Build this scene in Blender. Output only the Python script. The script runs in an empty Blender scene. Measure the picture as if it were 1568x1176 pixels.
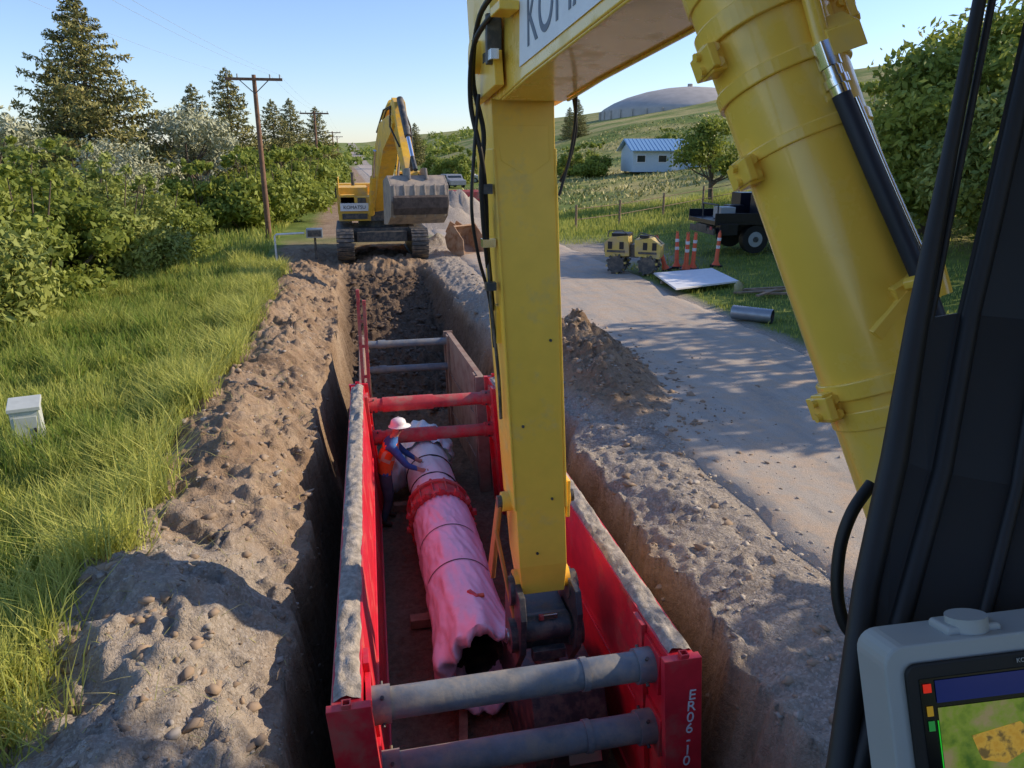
import bpy, bmesh, math, random
import numpy as np
from mathutils import Vector, Matrix
rnd = random.Random(7)
RS = np.random.RandomState
scene = bpy.context.scene
rad = math.radians
col = scene.collection

# ---------------------------------------------------------------- noise
def _hash(ix, iy, seed):
    n = (ix.astype(np.int64) * 374761393 + iy.astype(np.int64) * 668265263 + seed * 1442695041) & 0xffffffff
    n = ((n ^ (n >> 13)) * 1274126177) & 0xffffffff
    n = n ^ (n >> 16)
    return (n & 0xffff) / 65535.0
def vn(x, y, seed=0):
    x = np.asarray(x, float); y = np.asarray(y, float)
    ix = np.floor(x); iy = np.floor(y); fx = x - ix; fy = y - iy
    fx = fx * fx * (3 - 2 * fx); fy = fy * fy * (3 - 2 * fy)
    a = _hash(ix, iy, seed); b = _hash(ix + 1, iy, seed); c = _hash(ix, iy + 1, seed); d = _hash(ix + 1, iy + 1, seed)
    return (a + (b - a) * fx) * (1 - fy) + (c + (d - c) * fx) * fy
def fbm(x, y, seed=0, o=4):
    s = 0; a = .5; t = 0
    for i in range(o):
        s = s + a * (vn(x * 2 ** i + 17 * i, y * 2 ** i + 31 * i, seed + i) * 2 - 1); t += a; a *= .5
    return s / t
def S(a, b, x):
    t = np.clip((np.asarray(x, float) - a) / (b - a), 0, 1); return t * t * (3 - 2 * t)

# ---------------------------------------------------------------- terrain function
def lips(y):
    k = S(12.5, 15.5, y)
    xl = -.66 + k * .22 + .20 * fbm(y * .8, y * 0 + 3, 5, 4)
    xr = 2.82 - k * .10 + .24 * fbm(y * .7, y * 0 + 9, 8, 4)
    return xl, xr
def height(x, y):
    x = np.asarray(x, float); y = np.asarray(y, float)
    d = np.minimum(np.maximum(x - 12, 0), 110)
    z = .08 * d + .0008 * d * d + 5 * S(60, 180, y) * S(15, 60, x)
    z = z + S(14, 30, x) * .8 * fbm(x * .05, y * .05, 40, 3) * S(8, 30, np.hypot(x - 12, y - 20))
    far = S(250, 600, y)
    z = z * (1 - .3 * far) + far * 18 * (vn(x * .006 + 3, y * .004, 77) * .9 + .1) * S(-500, 100, x + .2 * y)
    left = np.maximum(-x - 3, 0)
    z = z - .25 * S(0, 5, left) + S(-3, -4, x) * .12 * fbm(x * .4, y * .4, 21, 3)
    m = S(-3.1, -2.2, x) * S(3.95, 3.6, x) * S(33, 28, y)
    n1 = fbm(x * 1.1, y * 1.1, 1, 3); n2 = fbm(x * 3.3, y * 3.3, 2, 4); n3 = fbm(x * 11, y * 11, 3, 3)
    lump = S(.52, .85, vn(x * 5.5 + 2 * n2, y * 5.5, 31)) * .085 + S(.55, .9, vn(x * 11, y * 11 + n2, 32)) * .045
    bx = -1.65 + .30 * fbm(y * .5, y * 0, 12, 2)
    berm = .42 * np.exp(-((x - bx) / .62) ** 2) * (.75 + .6 * fbm(x * .6, y * .9, 13, 3)) * S(26, 15, y)
    slump = -.22 * S(-1.3, -.5, x) * S(1, 0, x)
    flat = 1 - .6 * S(2.0, 3.1, x)
    top = m * (berm + slump + flat * (.10 * n1 + .12 * n2 + lump) + .035 * n3)
    top = top - .12 * S(3.4, 2.8, x) * S(.5, 2.4, x) * m
    px = (x - 3.95) / 1.05; py = (y - 12.3) / 3.3
    r = np.sqrt(px ** 2 + py ** 2)
    pile = np.clip(1 - r, 0, 1) ** .8 * (.62 + .35 * n1 + .32 * n2 + .1 * n3 + 1.3 * lump)
    r2 = np.sqrt(((x - 3.35) / .7) ** 2 + ((y - 17.5) / 3.5) ** 2)
    pile = pile + np.clip(1 - r2, 0, 1) * (.35 + .3 * n2)
    top = top + pile
    xl, xr = lips(y)
    zf = -2.05 + .35 * S(15, 16.2, y) + 1.35 * np.clip((y - 16.2) / 9.3, 0, 1)
    zf = zf + .05 * n2 + .03 * n3 + (.16 * n2 + lump) * S(14.5, 17, y)
    wob = .10 * fbm(y * 2.9, y * 0 + 5, 33, 4) + .03 * n3
    wobr = .13 * fbm(y * 2.3, y * 0 + 8, 34, 4) + .04 * n3 + .05 * n2
    tl = np.clip((x - xl + wob) / .34, 0, 1); tr = np.clip((xr - x + wobr) / .40, 0, 1)
    tr = tr - .18 * np.sin(np.pi * tr) * (fbm(y * 1.7, x * 6, 35, 3) + .3)
    ins = np.clip(np.minimum(tl, tr), 0, 1) * np.clip((y - 2.6) / .5, 0, 1) * np.clip((26.5 - y) / 1.0, 0, 1)
    ins = ins ** .8
    z = z + top * (1 - ins) + zf * ins
    for hx, hy, hr, hh in ((4.6, 40, 3, 1.3), (6.5, 46, 3, 1.6), (3.8, 31.5, 1.2, .4), (5.5, 60, 4, 1.7)):
        z = z + hh * np.clip(1 - np.hypot(x - hx, y - hy) / hr, 0, 1) * (1 + .4 * n2)
    rd = S(3.75, 4.0, x) * S(8.7, 8.45, x)
    return z - .03 * rd * (pile < .01)
def hz(x, y): return float(height(np.array([x]), np.array([y]))[0])

# ---------------------------------------------------------------- materials
def newmat(name):
    m = bpy.data.materials.new(name); m.use_nodes = True
    nt = m.node_tree; return m, nt, nt.nodes['Principled BSDF']
def noise(nt, vec, scale, detail=4, rough=.6):
    n = nt.nodes.new('ShaderNodeTexNoise'); n.inputs['Scale'].default_value = scale; n.inputs['Detail'].default_value = detail
    n.inputs['Roughness'].default_value = rough; nt.links.new(vec, n.inputs['Vector']); return n.outputs['Fac']
def ramp(nt, fac, stops):
    r = nt.nodes.new('ShaderNodeValToRGB'); e = r.color_ramp.elements
    while len(e) < len(stops): e.new(.5)
    for i, (p, c) in enumerate(stops):
        e[i].position = p; e[i].color = (c[0], c[1], c[2], 1) if hasattr(c, '__len__') else (c, c, c, 1)
    nt.links.new(fac, r.inputs['Fac']); return r.outputs['Color']
def mix(nt, fac, a, b, mode='MIX'):
    n = nt.nodes.new('ShaderNodeMix'); n.data_type = 'RGBA'; n.blend_type = mode
    for s, v in ((n.inputs[0], fac), (n.inputs[6], a), (n.inputs[7], b)):
        if isinstance(v, (int, float)): s.default_value = v
        elif isinstance(v, tuple): s.default_value = (v[0], v[1], v[2], 1)
        else: nt.links.new(v, s)
    return n.outputs[2]
def bump(nt, b, h, strength=.5, dist=.02, prev=None):
    n = nt.nodes.new('ShaderNodeBump'); n.inputs['Strength'].default_value = strength; n.inputs['Distance'].default_value = dist
    nt.links.new(h, n.inputs['Height'])
    if prev is not None: nt.links.new(prev, n.inputs['Normal'])
    nt.links.new(n.outputs['Normal'], b.inputs['Normal']); return n.outputs['Normal']
def pmat(name, c, rough=.5, metal=0, var=.15, scale=6, dirt=None, dirtamt=.45, dscale=3, bmp=0, bscale=30, coat=0):
    m, nt, b = newmat(name)
    tc = nt.nodes.new('ShaderNodeTexCoord').outputs['Object']
    f = noise(nt, tc, scale, 3)
    lo = tuple(x * (1 - var) for x in c); hi = tuple(min(1, x * (1 + var)) for x in c)
    cc = ramp(nt, f, [(.3, lo), (.7, hi)])
    if dirt:
        g = noise(nt, tc, dscale, 5, .7)
        k = ramp(nt, g, [(max(0, 1 - dirtamt - .12), 0), (min(1, 1 - dirtamt + .12), 1)])
        cc = mix(nt, k, cc, dirt)
        rr = nt.nodes.new('ShaderNodeMapRange'); nt.links.new(k, rr.inputs[0]); rr.inputs[3].default_value = rough; rr.inputs[4].default_value = .85
        nt.links.new(rr.outputs[0], b.inputs['Roughness'])
    else: b.inputs['Roughness'].default_value = rough
    nt.links.new(cc, b.inputs['Base Color']); b.inputs['Metallic'].default_value = metal
    b.inputs['Coat Weight'].default_value = coat
    if bmp: bump(nt, b, noise(nt, tc, bscale, 3), bmp, .02)
    return m
DUST = (.42, .33, .23)
M_yel = pmat('yellow_paint', (.96, .60, .07), .36, dirt=(.68, .49, .19), dirtamt=.33, dscale=2.2, var=.04)
M_yel2 = pmat('yellow_paint_gloss', (.93, .60, .085), .27, dirt=(.78, .57, .20), dirtamt=.33, dscale=3.5, var=.03, coat=.3)
M_yfar = pmat('yellow_paint_worn', (.86, .50, .05), .5, dirt=DUST, dirtamt=.38, dscale=2, var=.1)
M_red = pmat('red_paint', (.72, .026, .045), .32, dirt=(.46, .19, .14), dirtamt=.37, dscale=1.6, var=.12)
M_redd = pmat('red_paint_dusty', (.54, .06, .065), .55, dirt=(.38, .23, .17), dirtamt=.42, dscale=4, var=.2)
M_rust = pmat('rusty_panel', (.28, .16, .115), .8, dirt=(.37, .27, .20), dirtamt=.5, dscale=2.5, var=.3)
M_gpipe = pmat('gray_spreader_steel', (.19, .21, .23), .5, dirt=(.33, .29, .24), dirtamt=.43, dscale=5, var=.2, bmp=.15)
M_dark = pmat('dark_steel', (.065, .07, .075), .45, metal=.3, dirt=(.24, .20, .15), dirtamt=.42, dscale=6)
M_blk = pmat('black_rubber', (.012, .012, .013), .55, var=.2)
M_blkg = pmat('black_trim', (.006, .0065, .007), .55, var=.2)
M_chrome = pmat('chrome', (.75, .77, .8), .18, metal=1, var=.05)
M_white = pmat('white_paint', (.82, .83, .84), .5, var=.06)
M_gray = pmat('gray_plastic', (.36, .39, .385), .45, var=.05)
M_navy = pmat('black_truck_paint', (.008, .010, .018), .3, var=.3)
M_glass = pmat('dark_glass', (.02, .03, .035), .08, var=.1)
M_rock = pmat('rock', (.38, .34, .29), .9, var=.3, scale=3)
M_clod = pmat('soil_clod', (.33, .245, .17), .95, var=.3, scale=2.5)
M_bark = pmat('bark', (.13, .10, .07), .9, var=.35, scale=12)
M_wood = pmat('weathered_wood', (.30, .21, .135), .8, var=.35, scale=8)
M_pole = pmat('pole_wood', (.20, .11, .065), .85, var=.3, scale=6)

def ground_mat():
    m, nt, b = newmat('ground_soil_and_grass')
    geo = nt.nodes.new('ShaderNodeNewGeometry').outputs['Position']
    def at(n):
        a = nt.nodes.new('ShaderNodeAttribute'); a.attribute_name = n; return a.outputs['Fac']
    n1 = noise(nt, geo, 1.3, 5, .65); n2 = noise(nt, geo, 14, 5, .7); n3 = noise(nt, geo, 70, 2)
    dirt = ramp(nt, n1, [(.3, (.29, .195, .12)), (.5, (.41, .295, .195)), (.72, (.52, .405, .29))])
    dirt = mix(nt, .6, dirt, ramp(nt, n2, [(.3, (.38, .34, .30)), (.7, (1, 1, 1))]), 'MULTIPLY')
    vo = nt.nodes.new('ShaderNodeTexVoronoi'); vo.inputs['Scale'].default_value = 48; nt.links.new(geo, vo.inputs['Vector'])
    sep = nt.nodes.new('ShaderNodeSeparateColor'); nt.links.new(vo.outputs['Color'], sep.inputs[0])
    gr = ramp(nt, sep.outputs[0], [(0, (.26, .25, .23)), (.6, (.40, .38, .345)), (1, (.60, .575, .53))])
    gr = mix(nt, ramp(nt, n1, [(.4, 0), (.6, .7)]), gr, (.41, .335, .25))
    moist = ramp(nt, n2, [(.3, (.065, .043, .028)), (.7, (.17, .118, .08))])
    gm = nt.nodes.new('ShaderNodeMath'); gm.operation = 'MULTIPLY'
    nt.links.new(at('gravel'), gm.inputs[0]); nt.links.new(ramp(nt, n1, [(.3, .45), (.6, 1)]), gm.inputs[1])
    c = mix(nt, gm.outputs[0], dirt, gr)
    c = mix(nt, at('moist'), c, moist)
    ng = noise(nt, geo, .8, 4, .7); ng2 = noise(nt, geo, .09, 4, .6); ng3 = noise(nt, geo, 2.5, 4, .8)
    green = ramp(nt, ng, [(.3, (.08, .13, .02)), (.55, (.17, .23, .045)), (.75, (.28, .31, .085))])
    dry = ramp(nt, ng3, [(.3, (.24, .24, .07)), (.5, (.40, .35, .13)), (.7, (.58, .48, .22))])
    dm = nt.nodes.new('ShaderNodeMath'); dm.operation = 'MULTIPLY'
    nt.links.new(at('dry'), dm.inputs[0]); nt.links.new(ramp(nt, ng2, [(.42, 0), (.58, 1)]), dm.inputs[1])
    green = mix(nt, dm.outputs[0], green, dry)
    c = mix(nt, at('grass'), c, green)
    nt.links.new(c, b.inputs['Base Color']); b.inputs['Roughness'].default_value = .95
    b.inputs['Specular IOR Level'].default_value = .2
    p = bump(nt, b, n2, .8, .06); bump(nt, b, n3, .5, .02, p)
    return m
def road_mat():
    m, nt, b = newmat('dusty_asphalt')
    geo = nt.nodes.new('ShaderNodeNewGeometry').outputs['Position']
    mp = nt.nodes.new('ShaderNodeMapping'); nt.links.new(geo, mp.inputs[0]); mp.inputs['Scale'].default_value = (2.2, .3, 1)
    n1 = noise(nt, mp.outputs[0], 1.3, 5, .65); n2 = noise(nt, geo, 2.2, 6, .72); n3 = noise(nt, geo, 80, 2)
    c = ramp(nt, n1, [(.3, (.38, .345, .295)), (.5, (.50, .445, .37)), (.7, (.60, .51, .40))])
    c = mix(nt, ramp(nt, n2, [(.45, 0), (.6, .9)]), c, (.58, .445, .315))
    c = mix(nt, .45, c, ramp(nt, n3, [(.35, .35), (.65, 1)]), 'MULTIPLY')
    nt.links.new(c, b.inputs['Base Color']); b.inputs['Roughness'].default_value = .85
    p = bump(nt, b, n3, .5, .015); bump(nt, b, n2, .4, .04, p)
    return m
def leaf_mat(name, dark, light, trans=.35):
    m, nt, b = newmat(name)
    a = nt.nodes.new('ShaderNodeAttribute'); a.attribute_name = 'var'
    c = ramp(nt, a.outputs['Fac'], [(0, dark), (1, light)])
    nt.links.new(c, b.inputs['Base Color']); b.inputs['Roughness'].default_value = .6; b.inputs['Specular IOR Level'].default_value = .25
    if trans:
        t = nt.nodes.new('ShaderNodeBsdfTranslucent'); nt.links.new(mix(nt, .5, c, tuple(min(1, x * 1.6) for x in light)), t.inputs['Color'])
        ms = nt.nodes.new('ShaderNodeMixShader'); ms.inputs[0].default_value = trans
        nt.links.new(b.outputs[0], ms.inputs[1]); nt.links.new(t.outputs[0], ms.inputs[2])
        nt.links.new(ms.outputs[0], nt.nodes['Material Output'].inputs['Surface'])
    return m
M_ground = ground_mat(); M_road = road_mat()
M_grass = leaf_mat('grass_blades', (.11, .20, .02), (.54, .54, .14), .3)
M_dryg = leaf_mat('dry_grass', (.22, .25, .07), (.60, .52, .22), 0)
M_leaf = leaf_mat('broad_leaves', (.06, .115, .016), (.38, .42, .075), .25)
M_leaf2 = leaf_mat('hedge_leaves', (.08, .135, .028), (.42, .45, .11), .15)
M_silver = leaf_mat('silver_leaves', (.26, .28, .17), (.56, .57, .38), 0)
M_spruce = leaf_mat('spruce_needles', (.05, .075, .028), (.44, .38, .11), 0)

# ---------------------------------------------------------------- mesh helpers
def mesh_np(name, V, F, mat, var=None, smooth=False, extra=None):
    me = bpy.data.meshes.new(name); V = np.asarray(V, np.float32); F = np.asarray(F, np.int32)
    k = F.shape[1]
    me.vertices.add(len(V)); me.vertices.foreach_set('co', V.ravel())
    me.loops.add(F.size); me.loops.foreach_set('vertex_index', F.ravel())
    me.polygons.add(len(F)); me.polygons.foreach_set('loop_start', np.arange(0, F.size, k, dtype=np.int32))
    try: me.polygons.foreach_set('loop_total', np.full(len(F), k, np.int32))
    except Exception: pass
    if smooth: me.polygons.foreach_set('use_smooth', np.ones(len(F), bool))
    me.update(calc_edges=True)
    at = dict(extra or {})
    if var is not None: at['var'] = var
    for n, a in at.items():
        A = me.attributes.new(n, 'FLOAT', 'POINT'); A.data.foreach_set('value', np.asarray(a, np.float32))
    me.materials.append(mat)
    return me
def mkobj(name, me, loc=(0, 0, 0), rot=(0, 0, 0), sc=(1, 1, 1), parent=None):
    o = bpy.data.objects.new(name, me); col.objects.link(o); o.location = loc; o.rotation_euler = rot; o.scale = sc
    if parent: o.parent = parent
    return o
class MB:
    def __init__(s): s.v = []; s.f = []; s.m = []; s.sm = []; s.mats = []
    def mi(s, m):
        if m not in s.mats: s.mats.append(m)
        return s.mats.index(m)
    def add(s, vs, fs, m, smooth=False):
        o = len(s.v); s.v += [tuple(v) for v in vs]; k = s.mi(m)
        for f in fs: s.f.append([i + o for i in f]); s.m.append(k); s.sm.append(smooth)
    def hexa(s, P, m):
        s.add(P, [(0, 3, 2, 1), (4, 5, 6, 7), (0, 1, 5, 4), (1, 2, 6, 5), (2, 3, 7, 6), (3, 0, 4, 7)], m)
    def box(s, c, d, m, R=None):
        P = []
        for z in (-.5, .5):
            for x, y in ((-.5, -.5), (.5, -.5), (.5, .5), (-.5, .5)):
                p = Vector((x * d[0], y * d[1], z * d[2]))
                if R is not None: p = R @ p
                P.append(Vector(c) + p)
        s.hexa(P, m)
    def ext(s, poly, vec, m):
        n = len(poly); vec = Vector(vec); P = [Vector(p) for p in poly] + [Vector(p) + vec for p in poly]
        s.add(P, [tuple(range(n))[::-1], tuple(range(n, 2 * n))] + [(i, (i + 1) % n, n + (i + 1) % n, n + i) for i in range(n)], m)
    def tube(s, pts, r, m, n=12, cap=True, smooth=True):
        pts = [Vector(p) for p in pts]; k = len(pts)
        if not hasattr(r, '__len__'): r = [r] * k
        V = []; prev = None
        for i, p in enumerate(pts):
            d = (pts[min(i + 1, k - 1)] - pts[max(i - 1, 0)])
            if d.length < 1e-7: d = Vector((0, 0, 1)) if prev is None else prev
            d.normalize()
            if prev is None: a = d.orthogonal().normalized()
            else: a = (a - d * a.dot(d)).normalized()
            b = d.cross(a); prev = d
            for j in range(n):
                t = 2 * math.pi * j / n; V.append(p + (a * math.cos(t) + b * math.sin(t)) * r[i])
        F = [(i * n + j, i * n + (j + 1) % n, (i + 1) * n + (j + 1) % n, (i + 1) * n + j) for i in range(k - 1) for j in range(n)]
        s.add(V, F, m, smooth)
        if cap:
            s.add(V[:n], [tuple(range(n))[::-1]], m); s.add(V[-n:], [tuple(range(n))], m)
    def cyl(s, a, b, r, m, n=20, r1=None):
        s.tube([a, b], [r, r if r1 is None else r1], m, n)
    def ring(s, a, b, ro, ri, m, n=28):
        a = Vector(a); b = Vector(b); d = (b - a).normalized(); u = d.orthogonal().normalized(); w = d.cross(u); V = []
        for p, r in ((a, ro), (b, ro), (b, ri), (a, ri)):
            for j in range(n):
                t = 2 * math.pi * j / n; V.append(p + (u * math.cos(t) + w * math.sin(t)) * r)
        F = [(k * n + j, k * n + (j + 1) % n, ((k + 1) % 4) * n + (j + 1) % n, ((k + 1) % 4) * n + j) for k in range(4) for j in range(n)]
        s.add(V, F, m)
    def ball(s, c, r, m, n=10):
        if not hasattr(r, '__len__'): r = (r, r, r)
        V = []; F = []
        for i in range(n + 1):
            th = math.pi * i / n
            for j in range(2 * n):
                ph = math.pi * j / n
                V.append((c[0] + r[0] * math.sin(th) * math.cos(ph), c[1] + r[1] * math.sin(th) * math.sin(ph), c[2] + r[2] * math.cos(th)))
        for i in range(n):
            for j in range(2 * n):
                F.append((i * 2 * n + j, (i + 1) * 2 * n + j, (i + 1) * 2 * n + (j + 1) % (2 * n), i * 2 * n + (j + 1) % (2 * n)))
        s.add(V, F, m, True)
    def obj(s, name, bevel=0, loc=(0, 0, 0), rot=(0, 0, 0), parent=None):
        me = bpy.data.meshes.new(name); me.from_pydata(s.v, [], s.f)
        for m in s.mats: me.materials.append(m)
        me.polygons.foreach_set('material_index', s.m); me.polygons.foreach_set('use_smooth', s.sm); me.update()
        bm = bmesh.new(); bm.from_mesh(me); bmesh.ops.recalc_face_normals(bm, faces=bm.faces); bm.to_mesh(me); bm.free()
        o = mkobj(name, me, loc, rot, parent=parent)
        if bevel:
            b = o.modifiers.new('bevel', 'BEVEL'); b.width = bevel; b.segments = 2; b.limit_method = 'ANGLE'; b.angle_limit = rad(35)
        return o
def text(body, size, mat, loc, R, parent, name, spacing=1, ext=.002):
    c = bpy.data.curves.new(name, 'FONT'); c.body = body; c.size = size; c.extrude = ext; c.align_x = 'CENTER'; c.space_line = spacing
    c.materials.append(mat); o = bpy.data.objects.new(name, c); col.objects.link(o)
    o.matrix_world = Matrix.Translation(loc) @ R.to_4x4()
    if parent: o.parent = parent
    return o
def grid_faces(I): return np.stack([I[:-1, :-1].ravel(), I[:-1, 1:].ravel(), I[1:, 1:].ravel(), I[1:, :-1].ravel()], 1)

# ---------------------------------------------------------------- ground sheet
def axis(fine, outs):
    L = []
    for a, b, st in fine: L += list(np.arange(a, b, st))
    lo, hi, g = outs
    x = L[-1]; st = .12
    while x < hi: x += st; st *= g; L.append(x)
    x = L[0]; st = .12; P = []
    while x > lo: x -= st; st *= g; P.append(x)
    return np.array(P[::-1] + L)
xs = axis([(-3.2, 4.3, .032), (4.3, 9, .2)], (-700, 900, 1.09))
ys = axis([(2.4, 13, .036), (13, 20, .05), (20, 34, .10), (34, 70, .6)], (-60, 1500, 1.1))
X, Y = np.meshgrid(xs, ys); Z = height(X, Y)
nx, ny = len(xs), len(ys)
V = np.stack([X.ravel(), Y.ravel(), Z.ravel()], 1)
F = grid_faces(np.arange(nx * ny).reshape(ny, nx))
xf, yf = X.ravel(), Y.ravel()
wob = .35 * fbm(xf * 1.2, yf * 1.2, 50, 4)
dirtm = S(-3.0, -2.35, xf + wob) * (1 - S(3.9, 4.1, xf)) * S(36, 30, yf + wob)
road_m = S(3.7, 3.9, xf) * S(8.9, 8.5, xf + wob * .6)
track = S(32, 36, yf) * S(-2.2, -1.2, xf + wob) * S(9.5, 8, xf + wob) * S(260, 200, yf)
apron = np.exp(-(((yf - 27.0) / 3.2) ** 2)) * S(8, 9, xf) * S(13, 10.5, xf + 2 * wob)
grass = np.clip(1 - np.maximum.reduce([dirtm, road_m, track, np.clip(apron * 1.6, 0, 1)]), 0, 1)
gravel = np.clip(S(2.5, 2.95, xf + wob * .4) + .9 * S(8.0, 5.5, yf + wob) * S(-.4, -1.0, xf), 0, 1)
gravel *= S(.9, .2, np.clip(-V[:, 2], 0, 2) * 1.2)
pilem = np.clip(1 - np.hypot((xf - 3.95) / 1.05, (yf - 12.3) / 3.3), 0, 1)
gravel *= 1 - S(0, .15, pilem)
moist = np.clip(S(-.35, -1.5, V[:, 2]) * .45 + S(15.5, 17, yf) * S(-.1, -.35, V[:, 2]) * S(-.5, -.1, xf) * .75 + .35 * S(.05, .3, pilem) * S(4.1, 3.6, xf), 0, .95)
dry = S(14, 22, xf) * .95 + S(30, 90, yf) * .4
mkobj('ground', mesh_np('ground', V, F, M_ground, smooth=True, extra={'grass': grass, 'gravel': gravel, 'moist': moist, 'dry': np.clip(dry, 0, 1)}))
yr = np.concatenate([np.arange(-30, 34, .2), np.arange(34, 320, 3)])
cols = np.linspace(0, 1, 24)
le = 3.84 + .14 * fbm(yr * 1.4, yr * 0, 61, 4) + .08 * fbm(yr * 6, yr * 0, 62, 3)
re = 8.35 + .2 * fbm(yr * .6, yr * 0, 63, 4) + .1 * fbm(yr * 3, yr * 0, 66, 3) + .35 * S(14, 24, yr) - .2 * S(14, 8, yr)
RX = le[:, None] + (re - le)[:, None] * cols[None, :]; RY = np.repeat(yr[:, None], 24, 1)
RZ = .028 + .012 * fbm(RX * .7, RY * .7, 64, 3)
RZ[:, 0] = -.12; RZ[:, -1] = -.03; RX[:, 0] -= .02
mkobj('road', mesh_np('road', np.stack([RX.ravel(), RY.ravel(), RZ.ravel()], 1), grid_faces(np.arange(RX.size).reshape(RX.shape)), M_road, smooth=True))

# ---------------------------------------------------------------- stones and clods
def ico():
    bm = bmesh.new(); bmesh.ops.create_icosphere(bm, subdivisions=1, radius=1)
    v = np.array([x.co[:] for x in bm.verts]); f = np.array([[q.index for q in p.verts] for p in bm.faces]); bm.free(); return v, f
IV, IF = ico()
def rocks(name, P, sz, mat, seed):
    r = RS(seed); n = len(P); k = len(IV)
    d = np.clip(1 + .42 * r.randn(n, k, 1), .4, 1.7)
    sc = sz[:, None, None] * (.5 + .9 * r.rand(n, 1, 3)); sc[:, :, 2] *= .6
    a = r.rand(n) * 6.28; c, s_ = np.cos(a), np.sin(a)
    v = IV[None] * d * sc
    vx = v[:, :, 0] * c[:, None] - v[:, :, 1] * s_[:, None]; vy = v[:, :, 0] * s_[:, None] + v[:, :, 1] * c[:, None]
    v = np.stack([vx, vy, v[:, :, 2]], 2) + P[:, None, :]
    f = IF[None] + (np.arange(n) * k)[:, None, None]
    mkobj(name, mesh_np(name, v.reshape(-1, 3), f.reshape(-1, 3), mat))
r = RS(3)
n = 5600; a_, b_ = 2600, 600
px = np.concatenate([r.uniform(-2.6, -.5, a_), r.uniform(2.6, 3.9, b_), r.normal(4.05, .6, n - a_ - b_)])
py = np.concatenate([2.8 + r.rand(a_) ** 1.4 * 20, 2.8 + r.rand(b_) ** 1.3 * 20, r.normal(12.2, 1.8, n - a_ - b_)])
zz = height(px, py) - .004; zz = np.where((px > 3.95), np.maximum(zz, .028), zz)
rocks('soil_clods', np.stack([px, py, zz], 1), .010 + .052 * r.rand(n) ** 5, M_clod, 5)
n = 5200; a_, b_ = 1700, 2000
px = np.concatenate([r.uniform(-2.6, -.6, a_), r.uniform(2.7, 3.9, b_), 3.9 + r.rand(n - a_ - b_) ** 2.2 * 2.4])
py = 2.6 + r.rand(n) ** 1.5 * 14
zz = height(px, py); zz = np.where(px > 3.85, np.maximum(zz, .03), zz)
rocks('gravel_stones', np.stack([px, py, zz], 1), (.006 + .036 * r.rand(n) ** 8) * np.where(px > 3.9, .7, 1), M_rock, 6)
n = 1500
px = r.uniform(-.1, 2.4, n); py = 15.5 + r.rand(n) * 10
rocks('trench_floor_clods', np.stack([px, py, height(px, py)], 1), .02 + .09 * r.rand(n) ** 3, pmat('dark_clod', (.12, .085, .06), .95, var=.4), 8)

# ---------------------------------------------------------------- grass blades
def blades(name, P, hgt, wid, seed, mat=M_grass, var=None, lean=.5):
    r = RS(seed); n = len(P)
    a = r.rand(n) * 6.283; side = np.stack([np.cos(a), np.sin(a), 0 * a], 1)
    b = r.rand(n) * 6.283; ln = np.stack([np.cos(b), np.sin(b), 0 * b], 1) * (hgt * lean * r.rand(n))[:, None]
    up = np.zeros((n, 3)); up[:, 2] = hgt
    w = side * wid[:, None] * .5
    v = np.stack([P - w, P + w, P + up * .55 + ln * .35 + w * .8, P + up * .55 + ln * .35 - w * .8,
                  P + up + ln + w * .12, P + up + ln - w * .12], 1).reshape(-1, 3)
    o = (np.arange(n) * 6)[:, None]
    f = np.concatenate([o + np.array([[0, 1, 2, 3]]), o + np.array([[3, 2, 4, 5]])], 0)
    if var is None: var = np.clip(.40 + .65 * fbm(P[:, 0] * .6, P[:, 1] * .6, seed, 3) + .24 * r.randn(n), 0, 1)
    return mkobj(name, mesh_np(name, v, f, mat, var=np.repeat(var, 6)))
n = 125000
px = -2.2 - r.rand(n) ** 1.15 * 8; py = 3.5 + r.rand(n) ** 1.25 * 23
cl = vn(px * 1.7, py * 1.7, 91) * .6 + .4 * vn(px * 4, py * 4, 92)
w_ = .35 * fbm(px * 1.2, py * 1.2, 50, 4)
k = ((px + w_) < -2.45 + .2 * r.randn(n)) & (r.rand(n) < .1 + 1.3 * cl)
px, py, cl = px[k], py[k], cl[k]
hg = (.10 + .72 * cl ** 1.8 * (.3 + .7 * r.rand(len(px))) + .06 * r.rand(len(px))) * (.55 + .6 * S(-2.4, -3.2, px))
blades('tall_grass', np.stack([px, py, height(px, py) - .02], 1), hg, .009 + .0009 * py, 11, lean=.75)
n = 20000
px = -3 - r.rand(n) * 16; py = 22 + r.rand(n) ** 1.3 * 45
blades('verge_grass', np.stack([px, py, height(px, py) - .02], 1), .2 + .3 * r.rand(n), np.full(n, .05), 12)
n = 45000
px = 8.3 + r.rand(n) ** 1.2 * 22; py = 11 + r.rand(n) ** 1.1 * 34
k = (px > 8.55 + .4 * vn(px, py, 4)) & ~((np.abs(py - 27) < 2.8) & (px < 10.8))
px, py = px[k], py[k]; far = S(30, 36, py)
blades('lawn_grass', np.stack([px, py, height(px, py) - .01], 1), (.05 + .08 * r.rand(len(px))) * (1 + 2.2 * far), .02 + .02 * far + .01 * r.rand(len(px)), 13)
n = 26000
px = 12 + r.rand(n) ** 1.2 * 78; py = 44 + r.rand(n) ** 1.2 * 95
k = (fbm(px * .07, py * .07, 95, 3) > -.1) & (r.rand(n) < .25 + vn(px * .5, py * .5, 96)); px, py = px[k], py[k]
blades('hillside_grass', np.stack([px, py, height(px, py) - .06], 1), .14 + .22 * r.rand(len(px)), .09 + .0012 * py, 15, mat=M_dryg, lean=1.2)
n = 17000
cx = r.choice(110, n); ccx = -2.1 - .9 * RS(5).rand(110); ccy = 3.5 + 21 * RS(6).rand(110)
px = ccx[cx] + .13 * r.randn(n); py = ccy[cx] + .15 * r.randn(n)
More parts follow.
